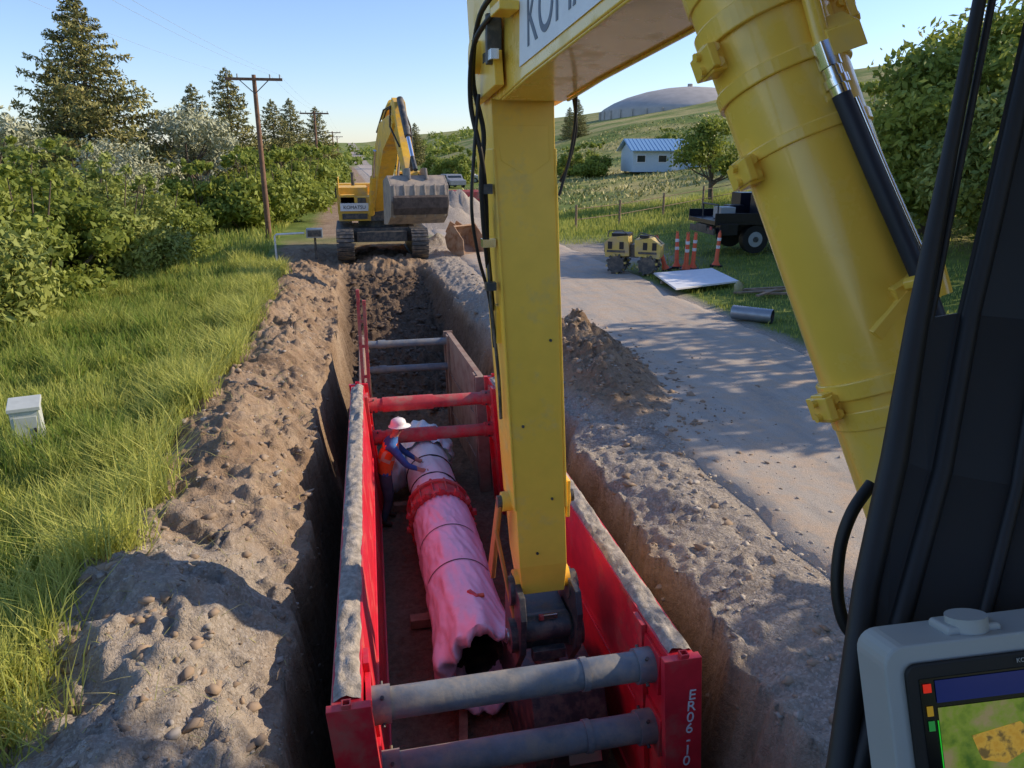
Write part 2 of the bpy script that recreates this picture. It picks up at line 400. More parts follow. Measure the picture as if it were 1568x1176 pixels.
blades('grass_tussocks', np.stack([px, py, height(px, py) - .02], 1), .2 + .36 * r.rand(n), .008 + .0008 * py, 14, var=np.clip(.78 + .25 * r.randn(n), 0, 1), lean=1.2)
n = 1500
P_ = np.stack([r.uniform(-2.5, -.7, n), 3 + 17 * r.rand(n), np.zeros(n)], 1); P_[:, 2] = height(P_[:, 0], P_[:, 1]) + .01
blades('straw_debris', P_, .03 + .03 * r.rand(n), np.full(n, .006), 16, mat=M_dryg, lean=6)

# ---------------------------------------------------------------- foliage
def leafquads(C, D, size, asp, var, seed):
    r = RS(seed); n = len(C)
    nrm = D + .75 * r.randn(n, 3); nrm /= np.linalg.norm(nrm, axis=1)[:, None] + 1e-6
    t = np.cross(nrm, r.randn(n, 3)); t /= np.linalg.norm(t, axis=1)[:, None] + 1e-6
    b = np.cross(nrm, t); L = (size)[:, None]
    v = np.stack([C - t * L, C + b * L * asp, C + t * L, C - b * L * asp], 1).reshape(-1, 3)
    return v, (np.arange(n) * 4)[:, None] + np.arange(4)[None], np.repeat(var, 4)
def crown(clusters, n, size, seed, asp=.5):
    r = RS(seed); c = np.array([[*q[0], q[1]] for q in clusters])
    w = c[:, 3] ** 2; idx = r.choice(len(c), n, p=w / w.sum())
    d = r.randn(n, 3); d /= np.linalg.norm(d, axis=1)[:, None]
    rr = c[idx, 3] * (.35 + .7 * r.rand(n) ** .6) * (1 + .22 * r.randn(n))
    C = c[idx, :3] + d * rr[:, None] * np.array([1, 1, .8])
    cv = r.rand(len(c))[idx]
    var = np.clip(.10 + .45 * cv + .35 * r.rand(n), 0, 1)
    return leafquads(C, d, size * (.6 + .8 * r.rand(n)), asp, var, seed + 1)
def tree_mesh(name, hgt, width, nl, lsize, seed, mat, trunk_h=.3, sparse=1.0, ncl=34, asp=.5):
    r = random.Random(seed); mb = MB(); cl = []
    for i in range(ncl):
        a = r.random() * 6.283; u = r.random() ** .5; zz = r.random()
        prof = math.sin(math.pi * (.12 + .80 * zz)) ** .6
        rr = width / 2 * u * prof * (.7 + .45 * r.random())
        cl.append(((math.cos(a) * rr, math.sin(a) * rr, hgt * (trunk_h + (.94 - trunk_h) * zz)), width * (.09 + .10 * r.random()) * sparse))
    V_, F_, A_ = crown(cl, nl, lsize, seed, asp)
    base = [(0, 0, -.2), (.03 * width * r.uniform(-1, 1), .03 * width, hgt * .2), (.05 * width * r.uniform(-1, 1), 0, hgt * .45), (0, .04 * width, hgt * .8)]
    tr = hgt * .028
    mb.tube(base, [tr * 1.4, tr, tr * .7, tr * .15], M_bark, 8)
    for q in cl[::2]:
        z0 = hgt * r.uniform(.15, .5); c = Vector(q[0]); p0 = Vector((0, 0, z0)); mid = p0.lerp(c, .5) + Vector((0, 0, -.04 * hgt + .1 * r.random()))
        mb.tube([p0, mid, c], [tr * .5, tr * .3, tr * .08], M_bark, 5, cap=False)
    return mb, mesh_np(name + '_leaves', V_, F_, mat, var=A_)
def place_tree(name, mb, lv, loc, rz=0, s=1):
    o = mb.obj(name, loc=loc, rot=(0, 0, rz)); o.scale = s if hasattr(s, '__len__') else (s, s, s)
    mkobj('foliage', lv, parent=o); return o
def shrub_mesh(name, rx, ry, h, nl, lsize, seed, mat, ncl=26, asp=.5):
    r = random.Random(seed); cl = []
    for i in range(ncl):
        a = r.random() * 6.283; u = r.random() ** .5; z = h * (.12 + .75 * r.random() * (1 - .45 * u * u))
        cl.append(((math.cos(a) * rx * u, math.sin(a) * ry * u, z), h * (.10 + .11 * r.random())))
    for i in range(14):
        a = r.random() * 6.283; u = r.random() * .8; cl.append(((math.cos(a) * rx * u, math.sin(a) * ry * u, h * (.86 + .16 * r.random())), h * .05))
    V_, F_, A_ = crown(cl, nl, lsize, seed, asp)
    mb = MB()
    for q in cl[::3]:
        c = Vector(q[0]); mb.tube([(c.x * .2, c.y * .2, -.2), (c.x * .6, c.y * .6, c.z * .5), c], [.05, .035, .01], M_bark, 5, cap=False)
    return mb, mesh_np(name + '_leaves', V_, F_, mat, var=A_)
def spruce_mesh(name, hgt, R, seed, nb=170, per=85, sz=.16, pw=.7):
    r = RS(seed); mb = MB(); mb.tube([(0, 0, -.3), (0, 0, hgt * .5), (.05, 0, hgt)], [hgt * .02, hgt * .012, .01], M_bark, 8)
    Cs = []; Ds = []; Vs = []; Ss = []
    for i in range(nb):
        z = (i + r.rand()) / nb; z = z ** 1.1; a = i * 2.4 + r.rand() * .9
        L = R * ((1 - z) ** pw + .03) * (.62 + .5 * r.rand()); z0 = hgt * (.05 + .94 * z)
        d = np.array([math.cos(a), math.sin(a), 0]); m = max(14, int(per * (L / R + .15)))
        t = r.rand(m) ** .6
        droop = -.26 * L * t + .24 * L * t ** 3
        sp = (.20 * L + .1) * (1 - .45 * t) * r.randn(m) * .8
        sd = np.array([-d[1], d[0], 0])
        C = d[None] * (L * t)[:, None] + sd[None] * sp[:, None]
        C[:, 2] += z0 + droop - np.abs(r.randn(m)) * .13 * (.6 + L * .25)
        Cs.append(C); Ds.append(np.repeat(d[None] * .5 + np.array([[0, 0, .6]]), m, 0)); bv = r.rand()
        Vs.append(np.clip(.05 + .35 * bv + .5 * t * r.rand(m) + .12 * r.rand(m), 0, 1)); Ss.append(sz * (.7 + .7 * r.rand(m)) * (.6 + .4 * L / R))
        mb.tube([(0, 0, z0), tuple(d * L * .6 + np.array([0, 0, z0 - .15 * L])), tuple(d * L * .95 + np.array([0, 0, z0 - .06 * L]))], [.05 * L / R + .01, .02, .005], M_bark, 4, cap=False)
    v, f, a = leafquads(np.concatenate(Cs), np.concatenate(Ds), np.concatenate(Ss), .32, np.concatenate(Vs), seed + 1)
    return mb, mesh_np(name + '_needles', v, f, M_spruce, var=a)

mb, lv = spruce_mesh('spruceA', 11.7, 5.4, 21, 200, 210, .17, .68)
place_tree('spruce_tree', mb, lv, (-13.0, 45.5, -.3))
mb2, lv2 = spruce_mesh('spruceB', 9.0, 3.5, 33, 130, 130, .16, .68)
for (x, y, rz, s) in [(-6.9, 52.6, 0, 1), (-4.4, 72.6, 2, .95), (-2.7, 87.6, 4, .97), (-18.2, 43, 1, .88), (-22, 50, 5, .98), (-9.6, 56, 3, .92), (-4.9, 60, 1.5, .85), (-16.5, 52, 2.5, 1.0)]:
    place_tree('spruce_tree', mb2, lv2, (x, y, -.2), rz, s)
mb, lv = tree_mesh('silverA', 6.4, 5.8, 11000, .14, 41, M_silver, .12, 1.05, 40, .35)
place_tree('russian_olive_tree', mb, lv, (-8.6, 46.5, -.2), 0, .98)
place_tree('russian_olive_tree', mb, lv, (-13.6, 33.5, -.3), 2, .88)
place_tree('russian_olive_tree', mb, lv, (-10.9, 41, -.3), 4, .72)
sA = shrub_mesh('hedgeA', 2.4, 2.2, 3.9, 18000, .095, 51, M_leaf2, 38, .42)
sB = shrub_mesh('hedgeB', 2.1, 2.5, 3.6, 16000, .095, 52, M_leaf, 34, .5)
for i, (x, y, s, q) in enumerate([(-9.0, 17.6, .95, 0), (-11.8, 16.6, 1.15, 1), (-8.5, 22.3, 1.0, 1), (-11.8, 21.5, 1.15, 0), (-7.4, 26.0, .92, 0), (-10.6, 26.2, 1.15, 1),
                                 (-14.5, 25.5, 1.25, 0), (-6.9, 30.0, .82, 1), (-15.5, 19.5, 1.25, 1), (-10.3, 31.5, 1.1, 0), (-13.5, 31, 1.2, 1), (-17.5, 31, 1.3, 0)]):
    a = sA if q == 0 else sB
    place_tree('hedge_shrub', a[0], a[1], (x, y, -.3), i * 1.3, s)
sC = shrub_mesh('bushC', 2.2, 2.4, 4.2, 8000, .16, 53, M_leaf, 26)
for i, (x, y, s) in enumerate([(-4.6, 39.5, .88), (-3.4, 44, .92), (-7.0, 39.5, .8), (-2.9, 51, .98), (-5.4, 47, .95), (-2.6, 58, 1.03), (-4.6, 64, 1), (-2.4, 68, 1.0), (-2.2, 79, 1.05), (-5, 83, 1.2), (-2.2, 95, 1.1), (-2.4, 112, 1.2), (-4, 130, 1.3)]):
    place_tree('roadside_bush', sC[0], sC[1], (x, y, -.2), i * 1.1, s)
tA = tree_mesh('treeA', 6.6, 6.2, 15000, .14, 61, M_leaf, .22, 1.1, 46)
tB = tree_mesh('treeB', 5.6, 5.6, 11000, .14, 62, M_leaf2, .18, 1.05, 40)
for i, (x, y, s, q) in enumerate([(21.0, 24.0, 1.0, 0), (19.8, 19.6, .85, 1), (24.5, 25, 1.15, 0), (22.5, 19.5, 1.0, 1), (29, 30, 1.15, 0), (25.5, 33, .85, 1), (33, 38, 1.1, 1)]):
    a = tA if q == 0 else tB
    place_tree('broadleaf_tree', a[0], a[1], (x, y, hz(x, y) - .2), i * 1.7, s)
tC = tree_mesh('treeC', 4.8, 5.2, 6000, .12, 63, M_leaf, .38, .9, 30)
place_tree('apple_tree', tC[0], tC[1], (21.1, 41.5, hz(21.1, 41.5) - .1), .4)
tD = tree_mesh('treeD', 9.4, 7.0, 12000, .22, 64, M_leaf, .08, 1.25, 60)
for i, (x, y, s) in enumerate([(12.4, 2.3, (1, 1, 1.0)), (13.2, -3.0, (1, 1, 1.1)), (16.5, .6, (1.1, 1.1, 1.3))]):
    place_tree('roadside_shade_tree', tD[0], tD[1], (x, y, hz(x, y) - .2), i * 2.1, s)
tE = tree_mesh('treeE', 6.6, 5.5, 2600, .17, 65, M_leaf, .25, .9, 24)
place_tree('roadside_shade_tree', tE[0], tE[1], (18.0, 11.8, hz(20, 12.5) - .2), .7, 1.15)
place_tree('roadside_shade_tree', tE[0], tE[1], (15.4, 9.4, hz(20, 12.5) - .2), 2.7, .8)
place_tree('roadside_shade_tree', tE[0], tE[1], (19.5, 15.6, hz(20, 15.5) - .2), 4.2, 1.0)
for i, (br, rg, s) in enumerate([(18.2, 82, .9), (16.8, 88, .8), (8.0, 92, 1.1), (9.6, 98, .9), (6.8, 120, 1), (23.5, 110, .7), (12.0, 105, .9), (30.5, 85, 1.2), (33.5, 72, 1.3), (37, 66, 1.4)]):
    x = rg * math.sin(rad(br)); y = rg * math.cos(rad(br))
    place_tree('hillside_bush', sC[0], sC[1], (x, y, hz(x, y) - .3), i * 1.9, s)
for i, (br, rg, s) in enumerate([(17.1, 150, .8), (16.5, 155, .7), (4.0, 190, 1.1), (5.2, 200, 1.2)]):
    x = rg * math.sin(rad(br)); y = rg * math.cos(rad(br))
    place_tree('spruce_tree', mb2, lv2, (x, y, hz(x, y) - .3), i, s)
r = RS(9); cl = []
for i in range(260):
    br = r.uniform(-22, 50); rg = r.uniform(230, 420); x = rg * math.sin(rad(br)); y = rg * math.cos(rad(br))
    if 14 < br < 36: continue
    cl.append(((x, y, hz(x, y) + 1.2 * r.rand()), 1.6 + 2.2 * r.rand()))
v_, f_, a_ = crown(cl, 12000, .8, 99)
mkobj('distant_trees', mesh_np('distant_trees', v_, f_, M_leaf, var=a_))

# ---------------------------------------------------------------- trench boxes
def frame_box(y0, y1, xl0, xl1, xr0, xr1, th, top, hgt, m, roll):
    def P(x, y, z): return Vector((x + roll * (top - z), y, z))
    mb = MB(); zb = top - hgt
    for side, (o0, o1) in (('L', (xl0, xl1)), ('R', (xr0, xr1))):
        s = 1 if side == 'L' else -1
        i0, i1 = o0 + s * th, o1 + s * th
        mb.hexa([P(o0, y0, zb), P(i0, y0, zb), P(i1, y1, zb), P(o1, y1, zb), P(o0, y0, top), P(i0, y0, top), P(i1, y1, top), P(o1, y1, top)], m)
        e = -s * .004; g = -s * .012
        mb.hexa([P(o0 + g, y0 + .04, zb), P(o0 + e, y0 + .04, zb), P(o1 + e, y1 - .04, zb), P(o1 + g, y1 - .04, zb), P(o0 + g, y0 + .04, top - .05), P(o0 + e, y0 + .04, top - .05), P(o1 + e, y1 - .04, top - .05), P(o1 + g, y1 - .04, top - .05)], M_rust)
        for yy in (y0 - .035, y1 + .035):
            oo = o0 if yy < y0 else o1; e = .03
            mb.hexa([P(oo - s * e, yy - .035, zb), P(oo + s * (th + .06), yy - .035, zb), P(oo + s * (th + .06), yy + .034, zb), P(oo - s * e, yy + .034, zb),
                     P(oo - s * e, yy - .035, top + .015), P(oo + s * (th + .06), yy - .035, top + .015), P(oo + s * (th + .06), yy + .034, top + .015), P(oo - s * e, yy + .034, top + .015)], m)
        for zz in (top - hgt * .4, top - hgt * .8):
            mb.hexa([P(i0, y0 + .02, zz), P(i0 + s * .02, y0 + .02, zz), P(i1 + s * .02, y1 - .02, zz), P(i1, y1 - .02, zz),
                     P(i0, y0 + .02, zz + .03), P(i0 + s * .02, y0 + .02, zz + .03), P(i1 + s * .02, y1 - .02, zz + .03), P(i1, y1 - .02, zz + .03)], m)
        for fy in (.07, .93):
            yy = y0 + (y1 - y0) * fy; ii = i0 + (i1 - i0) * fy
            mb.hexa([P(ii, yy - .09, zb), P(ii + s * .045, yy - .09, zb), P(ii + s * .045, yy + .09, zb), P(ii, yy + .09, zb),
                     P(ii, yy - .09, top - .01), P(ii + s * .045, yy - .09, top - .01), P(ii + s * .045, yy + .09, top - .01), P(ii, yy + .09, top - .01)], m)
    return mb
TOP = .12
mb = frame_box(4.18, 11.35, -.31, -.11, 2.27, 2.27, .2, TOP, 2.4, M_red, .075)
def xin(side, y):
    f = (y - 4.18) / 7.17
    return (-.31 + .2 * f + .2) if side == 'L' else 2.07
for yy, zz, mt in ((4.42, -.12, M_gpipe), (4.42, -.70, M_gpipe), (11.1, -.14, M_redd), (11.1, -.68, M_redd)):
    dx = .075 * (TOP - zz); xa = xin('L', yy) + dx; xb = xin('R', yy) + dx
    rr = .112 if mt is M_gpipe else .10
    mb.cyl((xa, yy, zz), (xb, yy, zz), rr, mt, 28)
    for xx, s in ((xa, 1), (xb, -1)):
        mb.box((xx + s * .02, yy, zz), (.04, .30, .34), M_red if mt is M_gpipe else M_redd)
        mb.cyl((xx + s * .04, yy, zz), (xx + s * .17, yy, zz), rr + .02, mt, 28)
        for a in range(4):
            t = a * math.pi / 2 + .6
            mb.cyl((xx + s * .11, yy + (rr + .01) * math.cos(t), zz + (rr + .01) * math.sin(t)), (xx + s * .11, yy + (rr + .045) * math.cos(t), zz + (rr + .045) * math.sin(t)), .014, M_dark, 8)
    if mt is M_redd: mb.cyl((xa + .25, yy, zz), (xb - .95, yy, zz), rr + .016, mt, 28)
    else: mb.cyl((xb - .6, yy, zz), (xb - .55, yy, zz), rr + .012, mt, 28)
for xx in (-.21, 2.17):
    for yy in (4.145, 11.385):
        x2 = xx if yy < 5 else (xx + (.2 if xx < 0 else 0))
        mb.ring((x2, yy, TOP + .015), (x2, yy, TOP + .05), .045, .03, M_red, 4)
        mb.cyl((x2, yy, TOP + .014), (x2, yy, TOP + .018), .03, M_blk, 12)
tb = mb.obj('trench_box', bevel=.008)
text('E\nR\n0\n6\n-\n1\n0', .125, M_white, Vector((2.245, 4.105, -.22)), Matrix(((1, 0, .0), (0, 0, -1), (0, 1, 0))), tb, 'stencil_number', .8)
M_cake = pmat('caked_dirt', (.36, .32, .27), .95, var=.4, scale=14, bmp=.6, bscale=60)
for nm, xa, xb in (('wall_cap_dirt', -.30, -.10), ('wall_cap_dirt', 2.085, 2.085)):
    yy = np.arange(4.22, 11.3, .03); uu = np.linspace(0, 1, 9)
    YY = np.repeat(yy[:, None], 9, 1); f = (YY - 4.18) / 7.17
    XX = xa + (xb - xa) * f + uu[None] * .178 + .012 * fbm(YY * 6, YY * 0 + uu[None], 73, 3)
    ZZ = TOP + .004 + (.03 + .05 * fbm(XX * 14, YY * 7, 71, 4)) * np.sin(np.pi * np.clip(uu, .02, .98))[None] ** .35
    ZZ[:, 0] = TOP + .001; ZZ[:, -1] = TOP + .001
    mkobj(nm, mesh_np(nm, np.stack([XX.ravel(), YY.ravel(), ZZ.ravel()], 1), grid_faces(np.arange(XX.size).reshape(XX.shape)), M_cake, smooth=True), parent=tb)
mb = frame_box(11.75, 15.1, .02, .08, 2.08, 1.98, .1, .02, 2.1, M_rust, .03)
for zz in (-.12, -.66):
    mb.cyl((.16, 14.9, zz), (1.95, 14.9, zz), .075, M_gpipe, 20)
    for xx, s in ((.16, 1), (1.93, -1)): mb.box((xx + s * .03, 14.9, zz), (.05, .22, .26), M_rust)
    mb.cyl((.45, 14.9, zz), (.6, 14.9, zz), .09, M_gpipe, 20)
mb.box((.08, 11.55, .35), (.05, .06, 2.5), M_redd); mb.box((.17, 11.55, .28), (.05, .06, 2.3), M_redd)
for z in (-.3, .2, .7, 1.1): mb.box((.125, 11.55, z), (.05, .03, .05), M_redd)
mb.obj('rusty_trench_box', bevel=.006)
mb = MB()
for i, (x, y, z) in enumerate(((7.6, 52, .55), (7.9, 55, .5))):
    mb.box((x, y, z), (3.4, .25, 1.1), M_redd, Matrix.Rotation(.2 * i, 3, 'Z')); mb.box((x, y + .9, z), (3.4, .2, 1.1), M_redd)
for x in (6.4, 9.0): mb.cyl((x, 52, .8), (x, 53, .8), .08, M_redd, 10)
mb.obj('spare_trench_shield', bevel=.02)

# ---------------------------------------------------------------- pipe
def wrap_mat(name, base, creases):
    m, nt, b = newmat(name); tc = nt.nodes.new('ShaderNodeTexCoord').outputs['Object']
    mp = nt.nodes.new('ShaderNodeMapping'); nt.links.new(tc, mp.inputs[0]); mp.inputs['Scale'].default_value = (1, .6, 1)
    f = noise(nt, mp.outputs[0], 6, 4)
    c = ramp(nt, f, [(.3, tuple(x * .92 for x in base)), (.7, tuple(min(1, x * 1.05) for x in base))])
    d = ramp(nt, noise(nt, tc, 3.5, 6, .7), [(.58, 0), (.74, .4)]); c = mix(nt, d, c, (.42, .34, .28))
    nt.links.new(c, b.inputs['Base Color']); b.inputs['Roughness'].default_value = .3
    vo = nt.nodes.new('ShaderNodeTexNoise'); vo.noise_type = 'RIDGED_MULTIFRACTAL'
    vo.inputs['Scale'].default_value = 4; vo.inputs['Detail'].default_value = 2; nt.links.new(mp.outputs[0], vo.inputs['Vector'])
    bump(nt, b, vo.outputs['Fac'], creases, .03)
    return m
M_pink = wrap_mat('pink_polywrap', (.84, .72, .86), .6)
M_wwrap = wrap_mat('white_polywrap', (.80, .93, .97), .4)
PX, PZ = 1.06, -1.47
def sleeve(name, y0, y1, rfun, mat, parent, n=96, step=.025):
    yy = np.arange(y0, y1 + 1e-6, step); th = np.linspace(0, 2 * np.pi, n, endpoint=False)
    YY = np.repeat(yy[:, None], n, 1); TH = np.repeat(th[None], len(yy), 0); R = rfun(YY, TH)
    XX = PX + R * np.cos(TH); ZZ = PZ + R * np.sin(TH)
    I = np.arange(XX.size).reshape(XX.shape); J = np.roll(I, -1, 1)
    F = np.stack([I[:-1].ravel(), I[1:].ravel(), J[1:].ravel(), J[:-1].ravel()], 1)
    return mkobj(name, mesh_np(name, np.stack([XX.ravel(), YY.ravel(), ZZ.ravel()], 1), F, mat, smooth=True), parent=parent)
pipe_e = bpy.data.objects.new('water_main_pipe', None); col.objects.link(pipe_e)
bands = (7.85, 8.75)
def rpink(y, t):
    c = np.cos(t) * 3; s = np.sin(t) * 3
    w = fbm(c * .9 + y * 1.8, s * .9 - y * 1.4, 81, 3) * .034 + fbm(c * 2.2 + y * 2.5, s * 2.2 - y * 3, 82, 3) * .012
    w = w + .012 * np.abs(fbm(c * 2 - y * 1.5, s * 2 + y * 3, 87, 3))
    tight = np.ones_like(y)
    for b in bands: tight = tight * (1 - np.exp(-((y - b) / .05) ** 2))
    flare = S(7.2, 6.3, y) * (.055 + .03 * np.sin(t * 4 + 1)) + .022 * S(6.9, 6.35, y) * np.sin(t * 9 + y * 3)
    return .395 + (w + .018) * tight + flare
sleeve('pink_wrap', 6.35, 9.62, rpink, M_pink, pipe_e, n=128)
for b in bands: sleeve('tape_band', b - .010, b + .010, lambda y, t: .401 + 0 * y, M_blk, pipe_e, step=.010)
n = 120; th = np.linspace(0, 2 * np.pi, n, endpoint=False); rows = []
prof = [(6.35, 1.0), (6.30, .985), (6.275, .93), (6.29, .84), (6.36, .74), (6.5, .66), (6.72, .62)]
for k, (y, s) in enumerate(prof):
    a = k / (len(prof) - 1)
    rr = rpink(np.full(n, 6.35), th) * s * (1 + a * .22 * fbm(np.cos(th) * 4 + 5, np.sin(th) * 4, 83, 3) + .05 * a * np.sin(7 * th))
    yj = y + .10 * fbm(np.cos(th) * 5, np.sin(th) * 5 + k * .4, 84, 3) * (k > 0) - .05 * (np.sin(th) < -.3) * (k > 0)
    rows.append(np.stack([PX + .04 * a + rr * np.cos(th), yj, PZ - .02 * a + rr * np.sin(th)], 1))
I = np.arange(n * len(prof)).reshape(len(prof), n); J = np.roll(I, -1, 1)
mkobj('wrap_end_fold', mesh_np('wrap_end_fold', np.concatenate(rows), np.stack([I[:-1].ravel(), I[1:].ravel(), J[1:].ravel(), J[:-1].ravel()], 1), M_pink, smooth=True), parent=pipe_e)
mb = MB(); mb.ring((PX, 6.55, PZ), (PX, 9.6, PZ), .37, .345, M_dark, 48); mb.cyl((PX, 9.0, PZ), (PX, 9.05, PZ), .34, M_blk, 32)  # black disc added in the bore, standing in for the shade inside the pipe
mb.obj('ductile_iron_wall', parent=pipe_e)
sleeve('white_wrap', 10.05, 12.6, lambda y, t: .371 + .014 * fbm(np.cos(t) * 3 + y * 2, np.sin(t) * 3 - y, 85, 4), M_wwrap, pipe_e, step=.04)
mb = MB()
for y in (10.5, 11.2): mb.ring((PX, y, PZ), (PX, y + .02, PZ), .387, .36, M_blk, 48)
for y in (9.6, 9.98): mb.ring((PX, y, PZ), (PX, y + .07, PZ), .475, .34, M_redd, 48)
mb.ring((PX, 9.67, PZ), (PX, 9.98, PZ), .435, .34, M_redd, 48)
for k in range(14):
    t = 2 * math.pi * k / 14; x = PX + .452 * math.cos(t); z = PZ + .452 * math.sin(t)
    mb.cyl((x, 9.54, z), (x, 10.12, z), .013, M_redd, 8); mb.cyl((x, 9.56, z), (x, 9.6, z), .026, M_redd, 6); mb.cyl((x, 10.05, z), (x, 10.09, z), .026, M_redd, 6)
    mb.box((PX + .475 * math.cos(t + .2), 9.62, PZ + .475 * math.sin(t + .2)), (.08, .09, .07), M_redd, Matrix.Rotation(-t, 3, 'Y'))
mb.obj('mechanical_joint', bevel=.004, parent=pipe_e)
def rb(y, t):
    return .43 + .07 * np.sin(np.clip((y - 11.75) / .95, 0, 1) * np.pi) + .055 * fbm(np.cos(t) * 4 + y * 5, np.sin(t) * 4, 86, 4) + .02 * np.sin(14 * t + y * 8)
sleeve('bunched_wrap', 11.75, 12.7, rb, M_wwrap, pipe_e, step=.03)
mb = MB(); mb.ball((PX + .05, 7.0, PZ + .405), (.10, .07, .03), M_redd, 6); mb.box((PX + .03, 7.02, PZ + .44), (.05, .16, .03), M_redd, Matrix.Rotation(.5, 3, 'Z'))
mb.box((PX + .12, 6.98, PZ + .435), (.06, .05, .03), pmat('orange_tag', (.5, .15, .05), .6)); mb.obj('lifting_lug', bevel=.006, parent=pipe_e)
mb = MB(); mb.ball((.52, 11.75, -1.55), (.2, .30, .42), M_wwrap, 12)
o = mb.obj('poly_wrap_sack'); md = o.modifiers.new('s', 'SUBSURF'); md.levels = md.render_levels = 1
tx = bpy.data.textures.new('crumple', 'CLOUDS'); tx.noise_scale = .18; d = o.modifiers.new('d', 'DISPLACE'); d.texture = tx; d.strength = .16; d.texture_coords = 'LOCAL'
mb = MB(); mb.box((.75, 5.6, -1.98), (.09, 1.5, .05), M_wood, Matrix.Rotation(-.15, 3, 'Z'))
for y in (6.6, 8.0, 11.2): mb.box((1.05, y, -1.97), (1.2, .15, .12), M_wood)
mb.obj('timber_skid', bevel=.005)

# ---------------------------------------------------------------- worker
def worker():
    J = {}; E = []
    def j(n, p, r_, par=None):
        J[n] = (Vector(p), r_, len(J))
        if par: E.append((J[par][2], J[n][2]))
    bx, by, bz = .31, 10.85, -2.06
    j('pelvis', (bx, by, bz + .93), .155)
    j('waist', (bx + .03, by, bz + 1.06), .14, 'pelvis'); j('chest', (bx + .10, by - .01, bz + 1.28), .165, 'waist'); j('upch', (bx + .15, by - .01, bz + 1.40), .13, 'chest')
    j('neck', (bx + .19, by - .02, bz + 1.48), .06, 'upch'); j('nk2', (bx + .215, by - .03, bz + 1.54), .055, 'neck')
    j('head', (bx + .24, by - .04, bz + 1.61), .085, 'nk2'); j('headt', (bx + .255, by - .05, bz + 1.69), .075, 'head')
    for s, n in ((-1, 'l'), (1, 'r')):
        j('hip' + n, (bx + .01, by + s * .10, bz + .87), .11, 'pelvis'); j('knee' + n, (bx + .06 + .02 * s, by + s * .14, bz + .48), .075, 'hip' + n)
        j('ank' + n, (bx - .01 + .04 * s, by + s * .15, bz + .09), .052, 'knee' + n)
        j('toe' + n, (bx + .13 + .04 * s, by + s * .17, bz + .045), .045, 'ank' + n)
        j('sh' + n, (bx + .14, by + s * .19, bz + 1.36), .075, 'upch')
    j('ell', (bx + .34, by - .30, bz + 1.10), .052, 'shl'); j('wrl', (bx + .56, by - .22, bz + .97), .034, 'ell')
    j('elr', (bx + .33, by + .30, bz + 1.10), .052, 'shr'); j('wrr', (bx + .55, by + .20, bz + .96), .034, 'elr')
    j('pal', (bx + .63, by - .20, bz + .95), .036, 'wrl'); j('par', (bx + .62, by + .17, bz + .945), .036, 'wrr')
    me = bpy.data.meshes.new('worker'); me.from_pydata([v[0] for v in J.values()], E, [])
    o = bpy.data.objects.new('tmpw', me); col.objects.link(o)
    sk = o.modifiers.new('skin', 'SKIN'); sk.use_smooth_shade = True; ss = o.modifiers.new('sub', 'SUBSURF'); ss.levels = ss.render_levels = 2
    for v, sv in zip(J.values(), me.skin_vertices[0].data): sv.radius = (v[1], v[1]); sv.use_root = False
    me.skin_vertices[0].data[0].use_root = True
    dg = bpy.context.evaluated_depsgraph_get(); em = bpy.data.meshes.new_from_object(o.evaluated_get(dg)); bpy.data.objects.remove(o)
    M_skin = pmat('skin', (.50, .29, .20), .55, var=.05); M_blue = pmat('blue_shirt', (.04, .14, .40), .85, var=.2, bmp=.3, bscale=25)
    M_jean = pmat('work_jeans', (.07, .08, .11), .9, var=.25, bmp=.3); M_org = pmat('orange_vest', (.85, .16, .03), .8, var=.15); M_boot = pmat('boots', (.07, .05, .03), .7)
    M_hv = pmat('reflective_tape', (.6, .65, .45), .4)
    mats = [M_blue, M_jean, M_org, M_skin, M_boot, M_hv]; em.materials.clear()
    for m in mats: em.materials.append(m)
    for p in em.polygons:
        c = p.center; z = c.z - bz; lat = abs(c.y - by)
        if z < .13: k = 4
        elif z < .9: k = 1
        elif z > 1.49 and lat < .13: k = 3
        else: k = 0
        if c.x > bx + .27 and z < 1.3: k = 0
        if c.x > bx + .50: k = 3
        if .92 < z < 1.40 and lat < .19 and c.x < bx + .27:
            k = 2
            if 1.10 < z < 1.15 or abs(lat - .12) < .022 and z > 1.12: k = 5
        p.material_index = k; p.use_smooth = True
    em.name = 'worker'; w = mkobj('construction_worker', em)
    mb = MB()
    for s, pn in ((-1, 'pal'), (1, 'par')):
        p = J[pn][0]
        for i in range(4):
            q = p + Vector((.03, (i - 1.5) * .02, 0)); L = (.028, .032, .03, .024)[i]
            mb.tube([q, q + Vector((L, 0, -.004)), q + Vector((L * 1.8, 0, -.022)), q + Vector((L * 2.2, 0, -.045))], [.0095, .009, .0085, .006], M_skin, 8)
        q = p + Vector((0, -s * .03, 0)); mb.tube([q, q + Vector((.02, -s * .02, -.008)), q + Vector((.045, -s * .024, -.025))], [.012, .011, .007], M_skin, 8)
    h = J['head'][0]
    mb.ball(h + Vector((.088, -.01, .0)), (.016, .012, .02), M_skin, 6)
    for s in (-1, 1):
        mb.ball(h + Vector((.0, s * .083, .0)), (.022, .01, .03), M_skin, 6); mb.ball(h + Vector((.074, s * .03 - .01, .028)), (.012, .013, .009), M_blk, 6)
    mb.box(h + Vector((.082, -.01, -.04)), (.008, .04, .008), M_redd)
    t = J['headt'][0]; V = []; F = []; nn = 24
    rings = [(.148, -.012), (.143, -.004), (.117, .0), (.115, .04), (.104, .08), (.075, .108), (.034, .123), (.001, .126)]
    for rr, zz in rings:
        for k in range(nn):
            a = 2 * math.pi * k / nn; ex = (.035 if rr > .14 and math.cos(a) > .3 else 0)
            V.append(t + Vector(((rr + ex) * math.cos(a) * 1.05, rr * math.sin(a) * .95, zz - .02)))
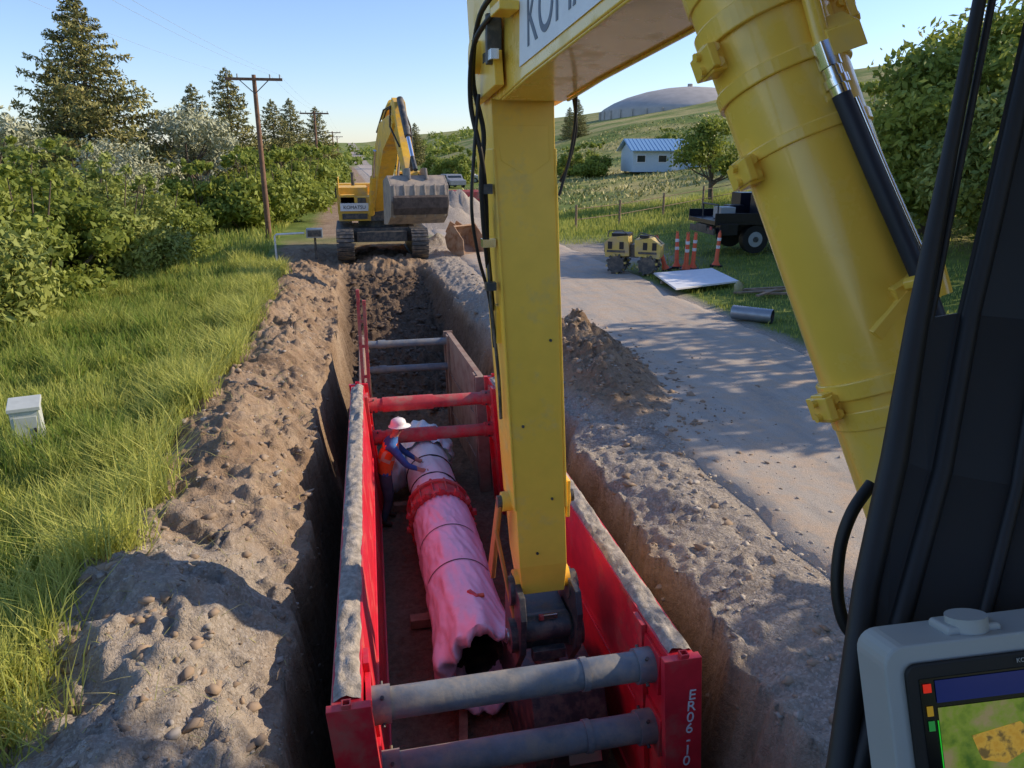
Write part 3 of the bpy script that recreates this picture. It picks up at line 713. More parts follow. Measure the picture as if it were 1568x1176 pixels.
    for i in range(len(rings) - 1):
        for k in range(nn): F.append((i * nn + k, i * nn + (k + 1) % nn, (i + 1) * nn + (k + 1) % nn, (i + 1) * nn + k))
    mb.add(V, F, M_white, True); mb.tube([t + Vector((.1, 0, .066)), t + Vector((0, 0, .112)), t + Vector((-.1, 0, .066))], .012, M_white, 8)
    mb.obj('hat_face_and_hands', parent=w)
worker()

# ---------------------------------------------------------------- our excavator (the machine the picture is taken from)
exc = bpy.data.objects.new('excavator', None); col.objects.link(exc)
mb = MB()
poly = [(5.75, 4.12), (5.62, 3.98), (5.3, 3.95), (4.5, 4.03), (2.9, 4.15), (1.0, 4.25), (-.4, 2.35), (-.8, 2.0), (-1.1, 2.25), (.2, 4.6), (1.6, 5.05), (3.2, 5.0), (5.2, 4.6), (5.8, 4.4)]
mb.ext([(1.06, y, z) for y, z in poly], (.48, 0, 0), M_yel2)
for x in (.98, 1.56): mb.ext([(x, 5.0, 4.02), (x, 5.85, 3.95), (x, 6.0, 4.3), (x, 5.7, 4.75), (x, 5.2, 4.6)], (.06, 0, 0), M_yel)
mb.cyl((.92, 5.6, 4.25), (1.68, 5.6, 4.25), .11, M_yel, 24)
mb.box((.99, 4.75, 4.42), (.12, .28, .05), M_yel); mb.box((.99, 5.1, 4.3), (.1, .05, .3), M_dark)
for x in (1.075, 1.525): mb.ext([(x - .012, y, z) for y, z in ((5.2, 3.955), (4.5, 4.028), (2.9, 4.148), (1.0, 4.248), (1.0, 4.235), (2.9, 4.135), (4.5, 4.012), (5.2, 3.94))], (.024, 0, 0), M_yel2)
boom = mb.obj('boom', bevel=.010, parent=exc)
mb = MB(); mb.ext([(1.052, 4.62, 4.09), (1.052, 4.62, 4.5), (1.052, 2.4, 4.66), (1.052, 2.4, 4.24)], (.006, 0, 0), M_white); mb.obj('boom_label_panel', parent=exc)
tR = Matrix(((0, 0, -1), (-1, 0, 0), (0, 1, 0)))
text('KOMATSU', .40, pmat('decal_gray', (.10, .13, .18), .5), Vector((1.050, 3.50, 4.235)), Matrix.Rotation(-.068, 3, 'X') @ tR, exc, 'boom_lettering', ext=.001)
mb = MB()
top_c, bot_c = Vector((1.29, 5.58, 4.05)), Vector((1.485, 5.46, -.10))
def ssec(f, w, d0, d1):
    c = top_c.lerp(bot_c, f); return [c + Vector((-w / 2, d0, 0)), c + Vector((w / 2, d0, 0)), c + Vector((w / 2, d1, 0)), c + Vector((-w / 2, d1, 0))]
secs = [ssec(-.26, .40, .55, .95), ssec(-.1, .44, .1, .85), ssec(.0, .47, -.02, .8), ssec(.12, .46, 0, .78), ssec(.5, .44, 0, .66), ssec(.93, .42, 0, .42), ssec(1.0, .38, .04, .34)]
V = [p for s in secs for p in s]; F = [(0, 1, 2, 3), tuple(4 * (len(secs) - 1) + i for i in (3, 2, 1, 0))]
for i in range(len(secs) - 1):
    for k in range(4): F.append((4 * i + k, 4 * i + (k + 1) % 4, 4 * i + 4 + (k + 1) % 4, 4 * i + 4 + k))
mb.add(V, F, M_yel)
a = top_c.lerp(bot_c, .10); b = top_c.lerp(bot_c, .80)
for s in (-1, 1):
    mb.hexa([a + Vector((s * .232 - .008, -.012, 0)), a + Vector((s * .232 + .008, -.012, 0)), a + Vector((s * .232 + .008, .7, 0)), a + Vector((s * .232 - .008, .7, 0)),
             b + Vector((s * .222 - .008, -.012, 0)), b + Vector((s * .222 + .008, -.012, 0)), b + Vector((s * .222 + .008, .45, 0)), b + Vector((s * .222 - .008, .45, 0))], M_yel)
mb.ext([top_c + Vector((-.20, -.018, -.25)), top_c + Vector((.20, -.018, -.25)), top_c + Vector((.21, -.018, -.50)), top_c + Vector((.04, -.018, -.62)), top_c + Vector((-.16, -.018, -.50))], (0, .012, 0), M_yel)
c = top_c.lerp(bot_c, .80)
mb.cyl(c + Vector((-.30, .2, 0)), c + Vector((.30, .2, 0)), .085, M_yel, 24); mb.cyl(c + Vector((-.34, .2, 0)), c + Vector((-.29, .2, 0)), .055, M_dark, 20); mb.cyl(c + Vector((.29, .2, 0)), c + Vector((.34, .2, 0)), .055, M_dark, 20)
mb.box(c + Vector((.25, .15, .05)), (.03, .25, .34), M_yel)
for f_, x_ in ((.62, -.12), (.78, .1), (.9, -.05), (.45, .14)):
    cc = top_c.lerp(bot_c, f_); mb.cyl(cc + Vector((x_, .0, 0)), cc + Vector((x_, -.012, 0)), .012, M_dark, 8)
c = top_c.lerp(bot_c, .985)
mb.cyl(c + Vector((-.24, .18, 0)), c + Vector((.26, .18, 0)), .10, M_yel, 24)
mb.obj('stick', bevel=.012, parent=exc)
mb = MB()
cA = top_c.lerp(bot_c, .80) + Vector((-.32, .2, 0)); M_cop = pmat('link_worn', (.50, .28, .09), .45, metal=.2)
mb.ext([cA + Vector((-.02, -.05, 0)), cA + Vector((-.02, .05, 0)), Vector((cA.x - .02, 6.15, -.15)), Vector((cA.x - .02, 6.0, -.22))], (.04, 0, 0), M_cop)
mb.tube([cA + Vector((0, -.03, -.02)), cA + Vector((-.02, .05, -.3)), Vector((1.24, 5.55, -.42))], [.022, .02, .02], M_cop, 8)
q = Vector((1.50, 5.52, -.12))
for s in (-1, 1):
    mb.cyl(q + Vector((s * .22, .1, 0)), q + Vector((s * .31, .1, 0)), .13, M_dark, 24)
    x = q.x + s * .25
    pts = [(5.36, .08), (5.72, .12), (5.95, -.15), (5.95, -.6), (5.5, -.72), (5.3, -.45), (5.28, -.1)]
    mb.ext([(x + .035, y, z - .12) for y, z in pts], (-.055, 0, 0), M_dark)
    mb.cyl(q + Vector((s * .2, -.02, -.38)), q + Vector((s * .33, -.02, -.38)), .15, M_dark, 28); mb.cyl(q + Vector((s * .33, -.02, -.38)), q + Vector((s * .35, -.02, -.38)), .07, M_chrome, 20)
mb.box(q + Vector((0, .12, -.35)), (.42, .4, .3), M_dark); mb.cyl(q + Vector((-.2, -.05, -.3)), q + Vector((.2, -.05, -.3)), .12, M_dark, 24)
mb.box(q + Vector((0.02, -.12, -.16)), (.13, .03, .05), M_chrome); mb.box(q + Vector((-.06, -.12, -.16)), (.04, .035, .05), M_redd); mb.box(q + Vector((.0, -.16, -.5)), (.3, .08, .1), M_dark)
mb.ball(q + Vector((0, -.1, -.62)), (.12, .1, .07), M_dark, 10)
bx = 1.66
pb = [(5.25, -1.0), (5.9, -1.0), (6.5, -1.3), (6.6, -1.7), (6.2, -2.02), (5.6, -2.05), (5.1, -1.75), (5.05, -1.35)]
mb.ext([(bx - .34, y, z) for y, z in pb], (.68, 0, 0), M_dark)
mb.box((bx + .05, 5.02, -1.5), (.5, .03, .34), M_dark, Matrix.Rotation(.35, 3, 'X')); mb.box((bx + .08, 4.97, -1.42), (.30, .012, .16), M_chrome, Matrix.Rotation(-.5, 3, 'X'))
for i in range(5): mb.box((bx - .32 + i * .16, 6.66, -1.6), (.08, .22, .05), M_dark)
mb.obj('coupler_and_bucket', bevel=.01, parent=exc)
mb = MB()
def hose(pts, r_=.016, m=M_blk, n=8):
    P_ = [Vector(p) for p in pts]; out = []
    for i in range(len(P_) - 1):
        p0 = P_[max(i - 1, 0)]; p1 = P_[i]; p2 = P_[i + 1]; p3 = P_[min(i + 2, len(P_) - 1)]
        for k in range(8):
            t = k / 8; out.append(.5 * ((2 * p1) + (-p0 + p2) * t + (2 * p0 - 5 * p1 + 4 * p2 - p3) * t * t + (-p0 + 3 * p1 - 3 * p2 + p3) * t ** 3))
    out.append(P_[-1]); mb.tube(out, r_, m, n)
hose([(.98, 4.6, 4.55), (.92, 5.2, 4.45), (.92, 5.5, 4.1), (1.0, 5.55, 3.75), (.98, 5.55, 3.45), (1.0, 5.6, 3.1), (1.05, 5.7, 2.75)], .018)
hose([(.98, 4.9, 4.45), (.90, 5.3, 4.3), (.90, 5.5, 3.95), (.97, 5.5, 3.6), (1.02, 5.6, 3.3), (1.05, 5.7, 2.9), (1.1, 5.75, 2.4)], .018)
hose([(.96, 5.5, 4.0), (.92, 5.5, 3.6), (.90, 5.52, 3.2), (.96, 5.6, 2.85), (1.06, 5.7, 2.5), (1.1, 5.72, 2.1)], .013)
hose([(1.6, 5.3, 4.2), (1.66, 5.45, 3.9), (1.64, 5.5, 3.6), (1.56, 5.5, 3.3)], .012)
hose([(1.6, 5.4, 4.1), (1.68, 5.5, 3.8), (1.65, 5.55, 3.55), (1.58, 5.55, 3.4)], .012)
hose([(1.04, 5.7, 3.2), (1.06, 5.68, 2.6), (1.12, 5.66, 1.9), (1.14, 5.66, 1.5)], .014, M_dark)
mb.box((1.02, 5.6, 3.35), (.09, .1, .07), M_dark); mb.box((1.04, 5.62, 2.95), (.1, .1, .06), M_chrome); mb.box((1.05, 5.6, 2.62), (.08, .08, .06), M_dark)
mb.box((1.13, 5.7, 2.3), (.05, .12, .3), M_yel); mb.box((.97, 5.1, 4.2), (.05, .3, .06), M_chrome)
mb.obj('stick_hoses', parent=exc)
A = Vector((.89, 1.622, 3.918)); B = Vector((1.166, 1.261, 2.973)); D = (B - A).normalized()
def ax(s): return A + (B - A) * s
mb = MB(); Rb = .133
mb.cyl(ax(-.32), ax(1.7), Rb, M_yel2, 64)
for s0, s1, e in ((-.32, -.02, .006), (.03, .075, .012), (.16, .19, .008), (.30, .325, .005), (.80, .835, .009), (.86, .90, .004)):
    mb.ring(ax(s0), ax(s1), Rb + e, Rb - .01, M_yel2, 64)
Rr = Vector((.977, -.213, 0)); Rr = (Rr - D * Rr.dot(D)).normalized(); Nn = D.cross(Rr)
if Nn.y > 0: Nn = -Nn
def clamp(s, ang):
    dd = (Rr * math.cos(ang) + Nn * math.sin(ang)).normalized(); c = ax(s) + dd * (Rb + .010); tt = D.cross(dd)
    Rm = Matrix((dd, tt, D)).transposed()
    mb.box(c, (.045, .05, .062), M_yel2, Rm); mb.box(c + dd * .018, (.018, .085, .05), M_yel2, Rm)
    for q_ in (-.016, .016):
        mb.cyl(c + D * q_ + dd * .026, c + D * q_ + dd * .038, .010, M_yel2, 6)
        mb.cyl(c + Nn * .02 + D * q_, c + Nn * .036 + D * q_, .011, M_yel2, 6)
clamp(.335, math.pi - .15); clamp(.10, .25); clamp(.84, math.pi - .1); clamp(.10, math.pi - .2)
mb.obj('boom_cylinder', bevel=.003, parent=exc)
mb = MB(); sh = -Rr * .022 + Nn * .045
def hp(*p): return Vector(p) + sh
hose([hp(.90, 1.55, 4.08), hp(.945, 1.497, 3.898), hp(.965, 1.46, 3.80)], .017, M_yel2, 16)
mb.cyl(hp(.965, 1.46, 3.80), hp(.978, 1.443, 3.755), .024, M_chrome, 6); mb.cyl(hp(.978, 1.443, 3.755), hp(.995, 1.425, 3.705), .019, M_chrome, 16); mb.cyl(hp(.985, 1.436, 3.735), hp(.99, 1.43, 3.72), .024, M_chrome, 16)
hose([hp(.995, 1.425, 3.705), hp(1.05, 1.365, 3.556), hp(1.123, 1.289, 3.366), hp(1.16, 1.25, 3.26)], .018, pmat('hose_sleeve', (.018, .025, .045), .5), 16)
hose([hp(1.025, 1.42, 3.70), hp(1.08, 1.37, 3.56), hp(1.155, 1.295, 3.37)], .006, M_chrome, 8)
mb.box(hp(1.125, 1.30, 3.33), (.09, .03, .07), M_yel2, Matrix.Rotation(-.5, 3, 'Y')); mb.box(hp(1.09, 1.29, 3.30), (.14, .015, .035), M_yel2, Matrix.Rotation(-.9, 3, 'Y'))
mb.cyl(hp(1.09, 1.28, 3.35), hp(1.10, 1.255, 3.36), .014, M_yel2, 6); mb.cyl(hp(1.13, 1.28, 3.40), hp(1.15, 1.26, 3.33), .024, M_yel2, 12)
mb.ext([ax(.12) + Nn * (Rb - .01) + Rr * q_ for q_ in (.03, .10)] + [ax(.16) + Nn * (Rb + .035) + Rr * q_ for q_ in (.10, .03)], D * .05, M_yel2)
mb.obj('cylinder_line', bevel=.002, parent=exc)
mb = MB(); mb.cyl(ax(-.32) + Vector((1.0, 0, 0)), ax(1.7) + Vector((.75, 0, 0)), Rb, M_yel2, 32)
mb.box((1.35, -2.6, 1.9), (2.9, 4.6, 1.4), M_yel); mb.box((2.2, -.2, 1.5), (1.0, 1.6, .7), M_yel); mb.box((1.3, -5.1, 1.8), (2.9, .9, 1.5), M_yel)
mb.box((1.3, -2, 1.1), (2.6, 2.6, .25), M_dark)
for x in (-.35, 2.95):
    pts = [(1.5, .35), (1.7, .6), (1.5, 1.0), (-5.3, 1.0), (-5.6, .6), (-5.3, .1), (1.2, .04)]
    mb.ext([(x - .3, y, z) for y, z in pts], (.6, 0, 0), M_dark)
mb.obj('house_and_tracks', bevel=.03, parent=exc)
mb = MB()
L_ = [Vector(p) for p in [(.735, .748, 3.759), (.702, .72, 3.648), (.669, .6915, 3.536), (.638, .666, 3.435), (.574, .60, 3.285), (.50, .54, 3.165), (.425, .481, 3.045), (.30, .38, 2.75)]]
L_ = [L_[0] + (L_[0] - L_[1]) * 3.5] + L_
o_ = Vector((.34, -.30, 0)); t_ = Vector((.045, .022, 0)); V = []; F = []
for p in L_: V += [p, p + o_, p + o_ + t_, p + t_]
for i in range(len(L_) - 1):
    for k in range(4): F.append((4 * i + k, 4 * i + (k + 1) % 4, 4 * i + 4 + (k + 1) % 4, 4 * i + 4 + k))
mb.add(V, F, M_blkg)
mb.tube([p + Vector((.012, -.006, 0)) for p in L_], .010, M_blk, 10); mb.tube([p + Vector((.055, -.055, 0)) for p in L_], .006, M_blk, 8)
A_ = [Vector(p) for p in [(.683, .759, 3.759), (.642, .719, 3.604), (.596, .673, 3.428), (.548, .619, 3.294), (.49, .563, 3.18), (.422, .481, 3.045), (.33, .40, 2.85)]]
A_ = [A_[0] + (A_[0] - A_[1])] + A_
mb.tube(A_, [.007, .007, .008, .012, .014, .013, .012, .012], M_blk, 10); mb.tube([p + Vector((.016, .0, 0)) for p in A_], .004, M_blk, 8)
W1 = A_[3:]; W2 = L_[4:9]
for i in range(len(W1) - 1):
    a, b, c2, d2 = W1[i], W1[i + 1], W2[i + 1], W2[i]; t_ = Vector((.02, .008, 0))
    mb.hexa([a, d2, d2 + t_, a + t_, b, c2, c2 + t_, b + t_], M_blkg)
hose([(.603, .711, 3.217), (.575, .703, 3.185), (.560, .696, 3.14), (.554, .68, 3.085), (.565, .664, 3.045), (.60, .652, 3.03)], .0075, M_blk, 10)
mb.obj('cab_right_pillar', parent=exc)
mb = MB()
mb.box((0, -.1, 4.55), (1.5, 1.9, .08), M_yel); mb.box((0, -.1, 2.0), (1.5, 1.9, .1), M_dark)
for x, y in ((-.72, .78), (-.72, -1.0), (.74, -1.0)): mb.box((x, y, 3.25), (.08, .08, 2.5), M_blkg)
mb.box((0, -1.02, 2.6), (1.5, .05, 1.2), M_blkg); mb.box((.76, -.2, 2.5), (.05, 1.6, .95), M_blkg); mb.box((-.74, -.1, 2.45), (.05, 1.8, .8), M_blkg)
mb.obj('cab_shell', bevel=.003, parent=exc)
r_ = Vector((.977, -.176, .116)).normalized(); u_ = Vector((-.056, .314, .948)); u_ = (u_ - r_ * u_.dot(r_)).normalized(); n_ = r_.cross(u_)
O_ = Vector((.387, .441, 3.231)) + r_ * .014 - u_ * .017
def Q(x, y, z=0): return O_ + r_ * x + u_ * y + n_ * z
def rrect(x0, y0, x1, y1, rr, k=6):
    out = []
    for cx_, cy_, a0 in ((x1 - rr, y1 - rr, 0), (x0 + rr, y1 - rr, 90), (x0 + rr, y0 + rr, 180), (x1 - rr, y0 + rr, 270)):
        for i in range(k + 1):
            a = rad(a0 + 90 * i / k); out.append((cx_ + rr * math.cos(a), cy_ + rr * math.sin(a)))
    return out
def em(name, c, s=1.0, c2=None, scale=60):
    m, nt, b = newmat(name); b.inputs['Roughness'].default_value = .15
    b.inputs['Base Color'].default_value = (c[0] * .3, c[1] * .3, c[2] * .3, 1)
    if c2:
        tc = nt.nodes.new('ShaderNodeTexCoord').outputs['Object']
        nt.links.new(ramp(nt, noise(nt, tc, scale, 5), [(.38, c), (.5, c2[0]), (.62, c2[1])]), b.inputs['Emission Color'])
    else: b.inputs['Emission Color'].default_value = (*c, 1)
    b.inputs['Emission Strength'].default_value = s; return m
mb = MB()
mb.ext([Q(x, y, -.05) for x, y in rrect(0, -.24, .30, 0, .018)], n_ * .05, M_gray)
mb.ext([Q(x, y, 0.0005) for x, y in rrect(.014, -.225, .285, -.014, .010)], n_ * .004, M_blkg)
mb.cyl(Q(.082, .0, -.02), Q(.082, .012, -.02), .016, M_gray, 28); mb.ext([Q(x, y, -.04) for x, y in rrect(.06, -.01, .105, .006, .004)], n_ * .03, M_gray)
mb.obj('monitor_housing', bevel=.003, parent=exc)
mb = MB()
def poly2(pts, z, m): mb.ext([Q(x, y, z) for x, y in pts], n_ * .0003, m)
def panel(x0, y0, x1, y1, z, m): poly2([(x0, y0), (x1, y0), (x1, y1), (x0, y1)], z, m)
panel(.024, -.215, .275, -.026, .0050, em('screen_black', (.003, .004, .006), .3))
panel(.036, -.046, .275, -.028, .0060, em('screen_blue', (.003, .010, .10), .6))
panel(.036, -.205, .275, -.050, .0060, em('screen_field', (.05, .11, .015), .6, ((.16, .24, .03), (.26, .22, .12)), 30))
poly2([(.08, -.205), (.22, -.205), (.16, -.062), (.115, -.060)], .0064, em('screen_dirt', (.12, .08, .05), .6, ((.30, .22, .15), (.05, .04, .03)), 45))
poly2([(.060, -.075), (.10, -.068), (.115, -.085), (.085, -.10), (.066, -.095)], .0068, em('screen_machine', (.42, .24, .03), .6, ((.5, .32, .05), (.1, .07, .03)), 90))
poly2([(.10, -.12), (.15, -.10), (.20, -.115), (.15, -.15)], .0068, em('screen_road', (.22, .23, .26), .6, ((.35, .36, .4), (.12, .1, .1)), 60))
panel(.0345, -.205, .0353, -.060, .0062, em('screen_green', (.02, .5, .03), .7))
panel(.026, -.037, .0325, -.030, .0062, em('screen_red', (.55, .02, .01), .7))
for i in range(2): panel(.027, -.056 - i * .012, .032, -.048 - i * .012, .0062, em('screen_icon', ((.4, .25, .02), (.02, .25, .05))[i], .5))
mb.obj('monitor_screen', parent=exc)
text('KOMATSU', .005, M_gray, Q(.115, -.0215, .006), Matrix((r_, u_, n_)).transposed(), exc, 'monitor_lettering', ext=.0002)

# ---------------------------------------------------------------- far excavator
mb = MB()
for x in (-.12, 2.5):
    prof = [(27.3 + .48 * math.cos(rad(a)), .5 + .48 * math.sin(rad(a))) for a in range(90, 271, 20)] + [(31.2 + .48 * math.cos(rad(a)), .5 + .48 * math.sin(rad(a))) for a in range(-90, 91, 20)]
    mb.ext([(x - .22, y, z) for y, z in prof], (.44, 0, 0), M_dark)
    for k in range(26):
        y = 27.2 + k * .16; mb.box((x, y, 1.0), (.60, .11, .05), M_dark); mb.box((x, y, .02), (.60, .11, .05), M_dark)
    for a in range(95, 270, 16):
        mb.box((x, 27.3 + .52 * math.cos(rad(a)), .5 + .52 * math.sin(rad(a))), (.60, .05, .12), M_dark, Matrix.Rotation(rad(a), 3, 'X'))
mb.box((1.2, 29.2, .75), (2.2, 2.4, .5), M_dark); mb.box((1.2, 27.8, .72), (1.8, .5, .35), M_dark)
mb.cyl((1.2, 29.2, 1.0), (1.2, 29.2, 1.25), .8, M_dark, 24)
fe = bpy.data.objects.new('excavator', None); col.objects.link(fe)
mb.obj('undercarriage', bevel=.01, parent=fe)
mb = MB()
mb.box((.28, 29.9, 1.68), (1.15, 3.6, .85), M_yfar); mb.box((.28, 30.3, 2.25), (1.05, 2.6, .3), M_yfar); mb.box((2.3, 30.6, 1.75), (.95, 3.4, 1.0), M_yfar)
mb.box((1.2, 31.9, 1.85), (3.1, .9, 1.2), M_yfar); mb.box((.28, 28.05, 1.75), (1.0, .04, .28), M_white); mb.box((1.25, 28.6, 1.5), (.8, 1.2, .5), M_dark)
mb.box((.05, 28.4, 2.0), (.5, .6, .35), M_yfar); mb.box((.55, 28.3, 1.95), (.3, .5, .25), M_dark); mb.box((.28, 28.06, 1.42), (.9, .03, .2), M_dark)
text('KOMATSU', .17, M_blk, Vector((.28, 28.02, 1.69)), Matrix(((1, 0, 0), (0, 0, -1), (0, 1, 0))), fe, 'front_lettering')
mb.box((2.35, 28.9, 2.1), (.95, 1.6, 1.75), M_yfar); mb.box((2.35, 28.09, 2.3), (.8, .03, 1.2), M_glass); mb.box((1.865, 28.8, 2.35), (.03, 1.1, 1.0), M_glass)
for y in (28.3, 29.3, 30.3): mb.tube([(-.25, y, 2.1), (-.25, y, 2.75)], .02, M_yfar, 6)
mb.tube([(-.25, 28.3, 2.75), (-.25, 30.3, 2.75)], .02, M_yfar, 6); mb.tube([(-.25, 28.3, 2.4), (-.25, 30.3, 2.4)], .02, M_yfar, 6)
mb.box((-.35, 28.1, 2.25), (.05, .2, .35), M_blk); mb.cyl((.3, 30.8, 2.3), (.3, 30.8, 2.9), .07, M_dark, 12)
d0 = Vector((.85, -6.0, 0)).normalized(); s0 = Vector((-d0.y, d0.x, 0))
def BP(r__, z): return Vector((1.2, 28.4, 0)) + d0 * r__ + Vector((0, 0, z))
def arm(pr, w, m): mb.ext([BP(a, z) - s0 * w / 2 for a, z in pr], s0 * w, m)
arm([(-.1, 1.5), (.35, 1.55), (1.5, 2.9), (2.4, 3.7), (3.9, 4.25), (4.15, 4.5), (4.0, 4.72), (3.4, 4.75), (1.9, 4.55), (.7, 3.6), (-.25, 1.9)], .5, M_yfar)
arm([(3.55, 5.05), (3.85, 5.25), (4.15, 5.1), (4.45, 4.4), (5.55, 2.95), (5.35, 2.75), (5.15, 2.8), (3.9, 4.1)], .36, M_yfar)
for s in (-.42, .42):
    a, b = BP(.5, 1.5) + s0 * s, BP(1.9, 3.7) + s0 * s; mb.cyl(a, a.lerp(b, .6), .11, M_yfar, 14); mb.cyl(a.lerp(b, .55), b, .06, M_chrome, 12)
mb.cyl(BP(1.6, 4.75), BP(2.9, 5.15), .11, M_yfar, 14); mb.cyl(BP(2.8, 5.12), BP(3.65, 5.15), .06, M_chrome, 12)
mb.cyl(BP(4.2, 5.2), BP(5.1, 4.1), .10, M_dark, 14); mb.cyl(BP(5.05, 4.15), BP(5.6, 3.5), .055, M_chrome, 12)
mb.tube([BP(5.6, 3.5), BP(5.95, 3.15)], .07, M_dark, 8); mb.tube([BP(5.6, 3.5), BP(5.3, 3.0)], .07, M_dark, 8)
for s in (-.2, -.1, .1, .2):
    mb.tube([BP(1.2, 4.3) + s0 * s, BP(2.6, 4.95) + s0 * s, BP(3.7, 5.0) + s0 * s, BP(4.1, 4.4) + s0 * s * 1.6, BP(4.8, 3.8) + s0 * s], .03, M_blk, 6)
mb.obj('upper_structure', bevel=.02, parent=fe)
mb = MB()
bp = [(5.35, 2.85), (5.95, 3.0), (6.35, 2.72), (6.45, 2.3), (6.25, 1.85), (5.8, 1.6), (5.2, 1.55), (5.15, 1.62), (5.75, 1.72), (6.12, 1.95), (6.3, 2.3), (6.2, 2.62), (5.9, 2.85), (5.4, 2.75)]
M_bk = pmat('bucket_steel', (.26, .23, .205), .6, dirt=(.40, .33, .25), dirtamt=.5, dscale=3, var=.3); M_bkd = pmat('bucket_dark', (.09, .07, .06), .9, var=.4, bmp=.6, bscale=12)
mb.ext([BP(a, z) - s0 * .82 for a, z in bp], s0 * 1.64, M_bk)
for s in (-.84, .84): mb.ext([BP(a, z) + s0 * s - s0 * .02 for a, z in bp[:7]], s0 * .04, M_bk)
mb.ext([BP(a, z) - s0 * .80 for a, z in ((6.44, 2.46), (6.52, 2.4), (6.49, 2.1), (6.38, 1.9))], s0 * 1.60, M_bkd)  # darker, rougher plate over the lower back of the bucket
for i in range(6): mb.ext([BP(a, z) - s0 * (.78 - i * .3) for a, z in ((6.36, 2.77), (6.49, 2.3), (6.32, 1.82), (6.28, 1.84), (6.44, 2.3), (6.32, 2.7))], s0 * .05, M_bk)
for s in (-.25, .25): mb.ext([BP(a, z) + s0 * s for a, z in ((5.2, 2.7), (5.4, 3.15), (5.7, 3.2), (6.1, 3.2), (6.2, 2.9))], s0 * .05, M_bk)
mb.obj('bucket', bevel=.01, parent=fe)

mb = MB(); M_rb = pmat('rusty_bucket', (.32, .17, .09), .8, dirt=(.38, .28, .2), dirtamt=.5, var=.3)
pts = [(.0, .0), (.5, 0), (.85, .25), (.95, .65), (.75, 1.0), (.5, 1.1), (.48, 1.04), (.7, .93), (.87, .63), (.78, .3), (.45, .07), (.02, .05)]
mb.ext([(-.6, y, z) for y, z in pts], (1.2, 0, 0), M_rb)
for x in (-.62, .58): mb.ext([(x, y, z) for y, z in pts[:6] + [(.05, .6)]], (.04, 0, 0), M_rb)
for i in range(4): mb.box((-.5 + i * .33, -.08, .03), (.1, .25, .05), M_rb)
for x in (-.2, .15): mb.ext([(x, .6, 1.0), (x, 1.05, .55), (x, 1.3, .8), (x, 1.05, 1.2)], (.05, 0, 0), M_rb)
mb.obj('excavator_bucket', bevel=.01, loc=(4.6, 27.6, hz(4.6, 28)), rot=(0, 0, .7))

# ---------------------------------------------------------------- trench roller
mb = MB(); M_roll = pmat('roller_yellow', (.68, .50, .11), .5, dirt=DUST, dirtamt=.45, dscale=3)
mb.ext([(x, -.36, z) for x, z in ((-.75, .45), (-.78, .85), (-.62, 1.0), (-.12, 1.05), (-.08, .5))], (0, .72, 0), M_roll)
mb.ext([(x, -.36, z) for x, z in ((.08, .5), (.05, .95), (.5, 1.0), (.78, .8), (.75, .45))], (0, .72, 0), M_roll)
mb.box((0, 0, .62), (.3, .4, .35), M_dark); mb.box((-.36, 0, 1.06), (.5, .5, .08), M_blk); mb.box((.3, -.2, 1.03), (.25, .2, .08), M_blk)
for x in (-.62, -.3, .35, .6): mb.box((x, -.365, .78), (.12, .02, .2), M_blk)
mb.box((-.45, -.37, .62), (.5, .02, .06), M_dark); mb.box((.42, -.37, .6), (.5, .02, .06), M_dark); mb.box((-.79, 0, .7), (.03, .5, .25), M_dark)
mb.tube([(-.7, -.3, 1.0), (-.68, -.3, 1.16), (-.3, -.3, 1.18), (-.1, -.3, 1.05)], .018, M_dark, 6); mb.tube([(.1, -.3, 1.0), (.2, -.3, 1.14), (.6, -.3, 1.05), (.8, -.3, .85)], .018, M_dark, 6)
for x in (-.43, .43):
    for y0 in (-.45, .12):
        mb.cyl((x, y0, .27), (x, y0 + .33, .27), .23, M_dark, 24)
        for k in range(12):
            t = 2 * math.pi * k / 12
            for q in (0.06, .25): mb.box((x + .25 * math.cos(t + q * 3), y0 + q + .01, .27 + .25 * math.sin(t + q * 3)), (.07, .1, .055), M_roll if k % 3 == 0 else M_dark, Matrix.Rotation(-(t + q * 3), 3, 'Y'))
o = mb.obj('trench_roller', bevel=.012, loc=(8.7, 21.95, .02), rot=(0, 0, -.55)); o.scale = (1.12, 1.12, 1.12)

# ---------------------------------------------------------------- service truck
mb = MB()
mb.box((0, 0, .78), (6.4, .9, .2), M_dark); mb.box((-1.0, 0, .98), (4.4, 2.2, .14), M_navy)
mb.box((-.4, -1.02, .72), (.9, .4, .42), M_navy); mb.box((-2.75, -1.02, .78), (.6, .35, .35), M_navy); mb.box((-1.4, -1.09, 1.14), (3.6, .04, .28), M_navy); mb.box((-1.4, 1.09, 1.14), (3.6, .04, .28), M_navy)
for x, w, h in ((-1.0, 1.4, .78), (.45, 1.25, 1.15)):
    mb.box((x, -.72, 1.05 + h / 2), (w, .7, h), M_navy)
    for q in (-.25, .25): mb.box((x + q * w, -1.075, 1.12 + h / 2), (.42 * w, .02, h * .7), M_navy); mb.box((x + q * w, -1.095, 1.05 + h * .7), (.12, .02, .05), M_chrome)
    mb.box((x, .72, 1.05 + h / 2), (w, .7, h), M_navy)
mb.box((.3, 0, 1.9), (1.2, .7, .6), M_navy); mb.cyl((-.2, -.5, 1.85), (-.2, .5, 1.85), .2, M_dark, 16)
mb.tube([(-2.9, -.6, 1.05), (-2.9, -.6, 1.5), (-2.9, .6, 1.5), (-2.9, .6, 1.05)], .03, M_dark, 6)
mb.box((-2.55, -.3, 1.25), (.5, .6, .36), M_gray); mb.box((-1.95, .3, 1.25), (.5, .5, .4), M_navy)
mb.ext([(x, -.95, z) for x, z in ((1.25, .75), (1.25, 2.15), (2.1, 2.15), (2.55, 1.6), (3.5, 1.45), (3.6, .75))], (0, 1.9, 0), M_navy)
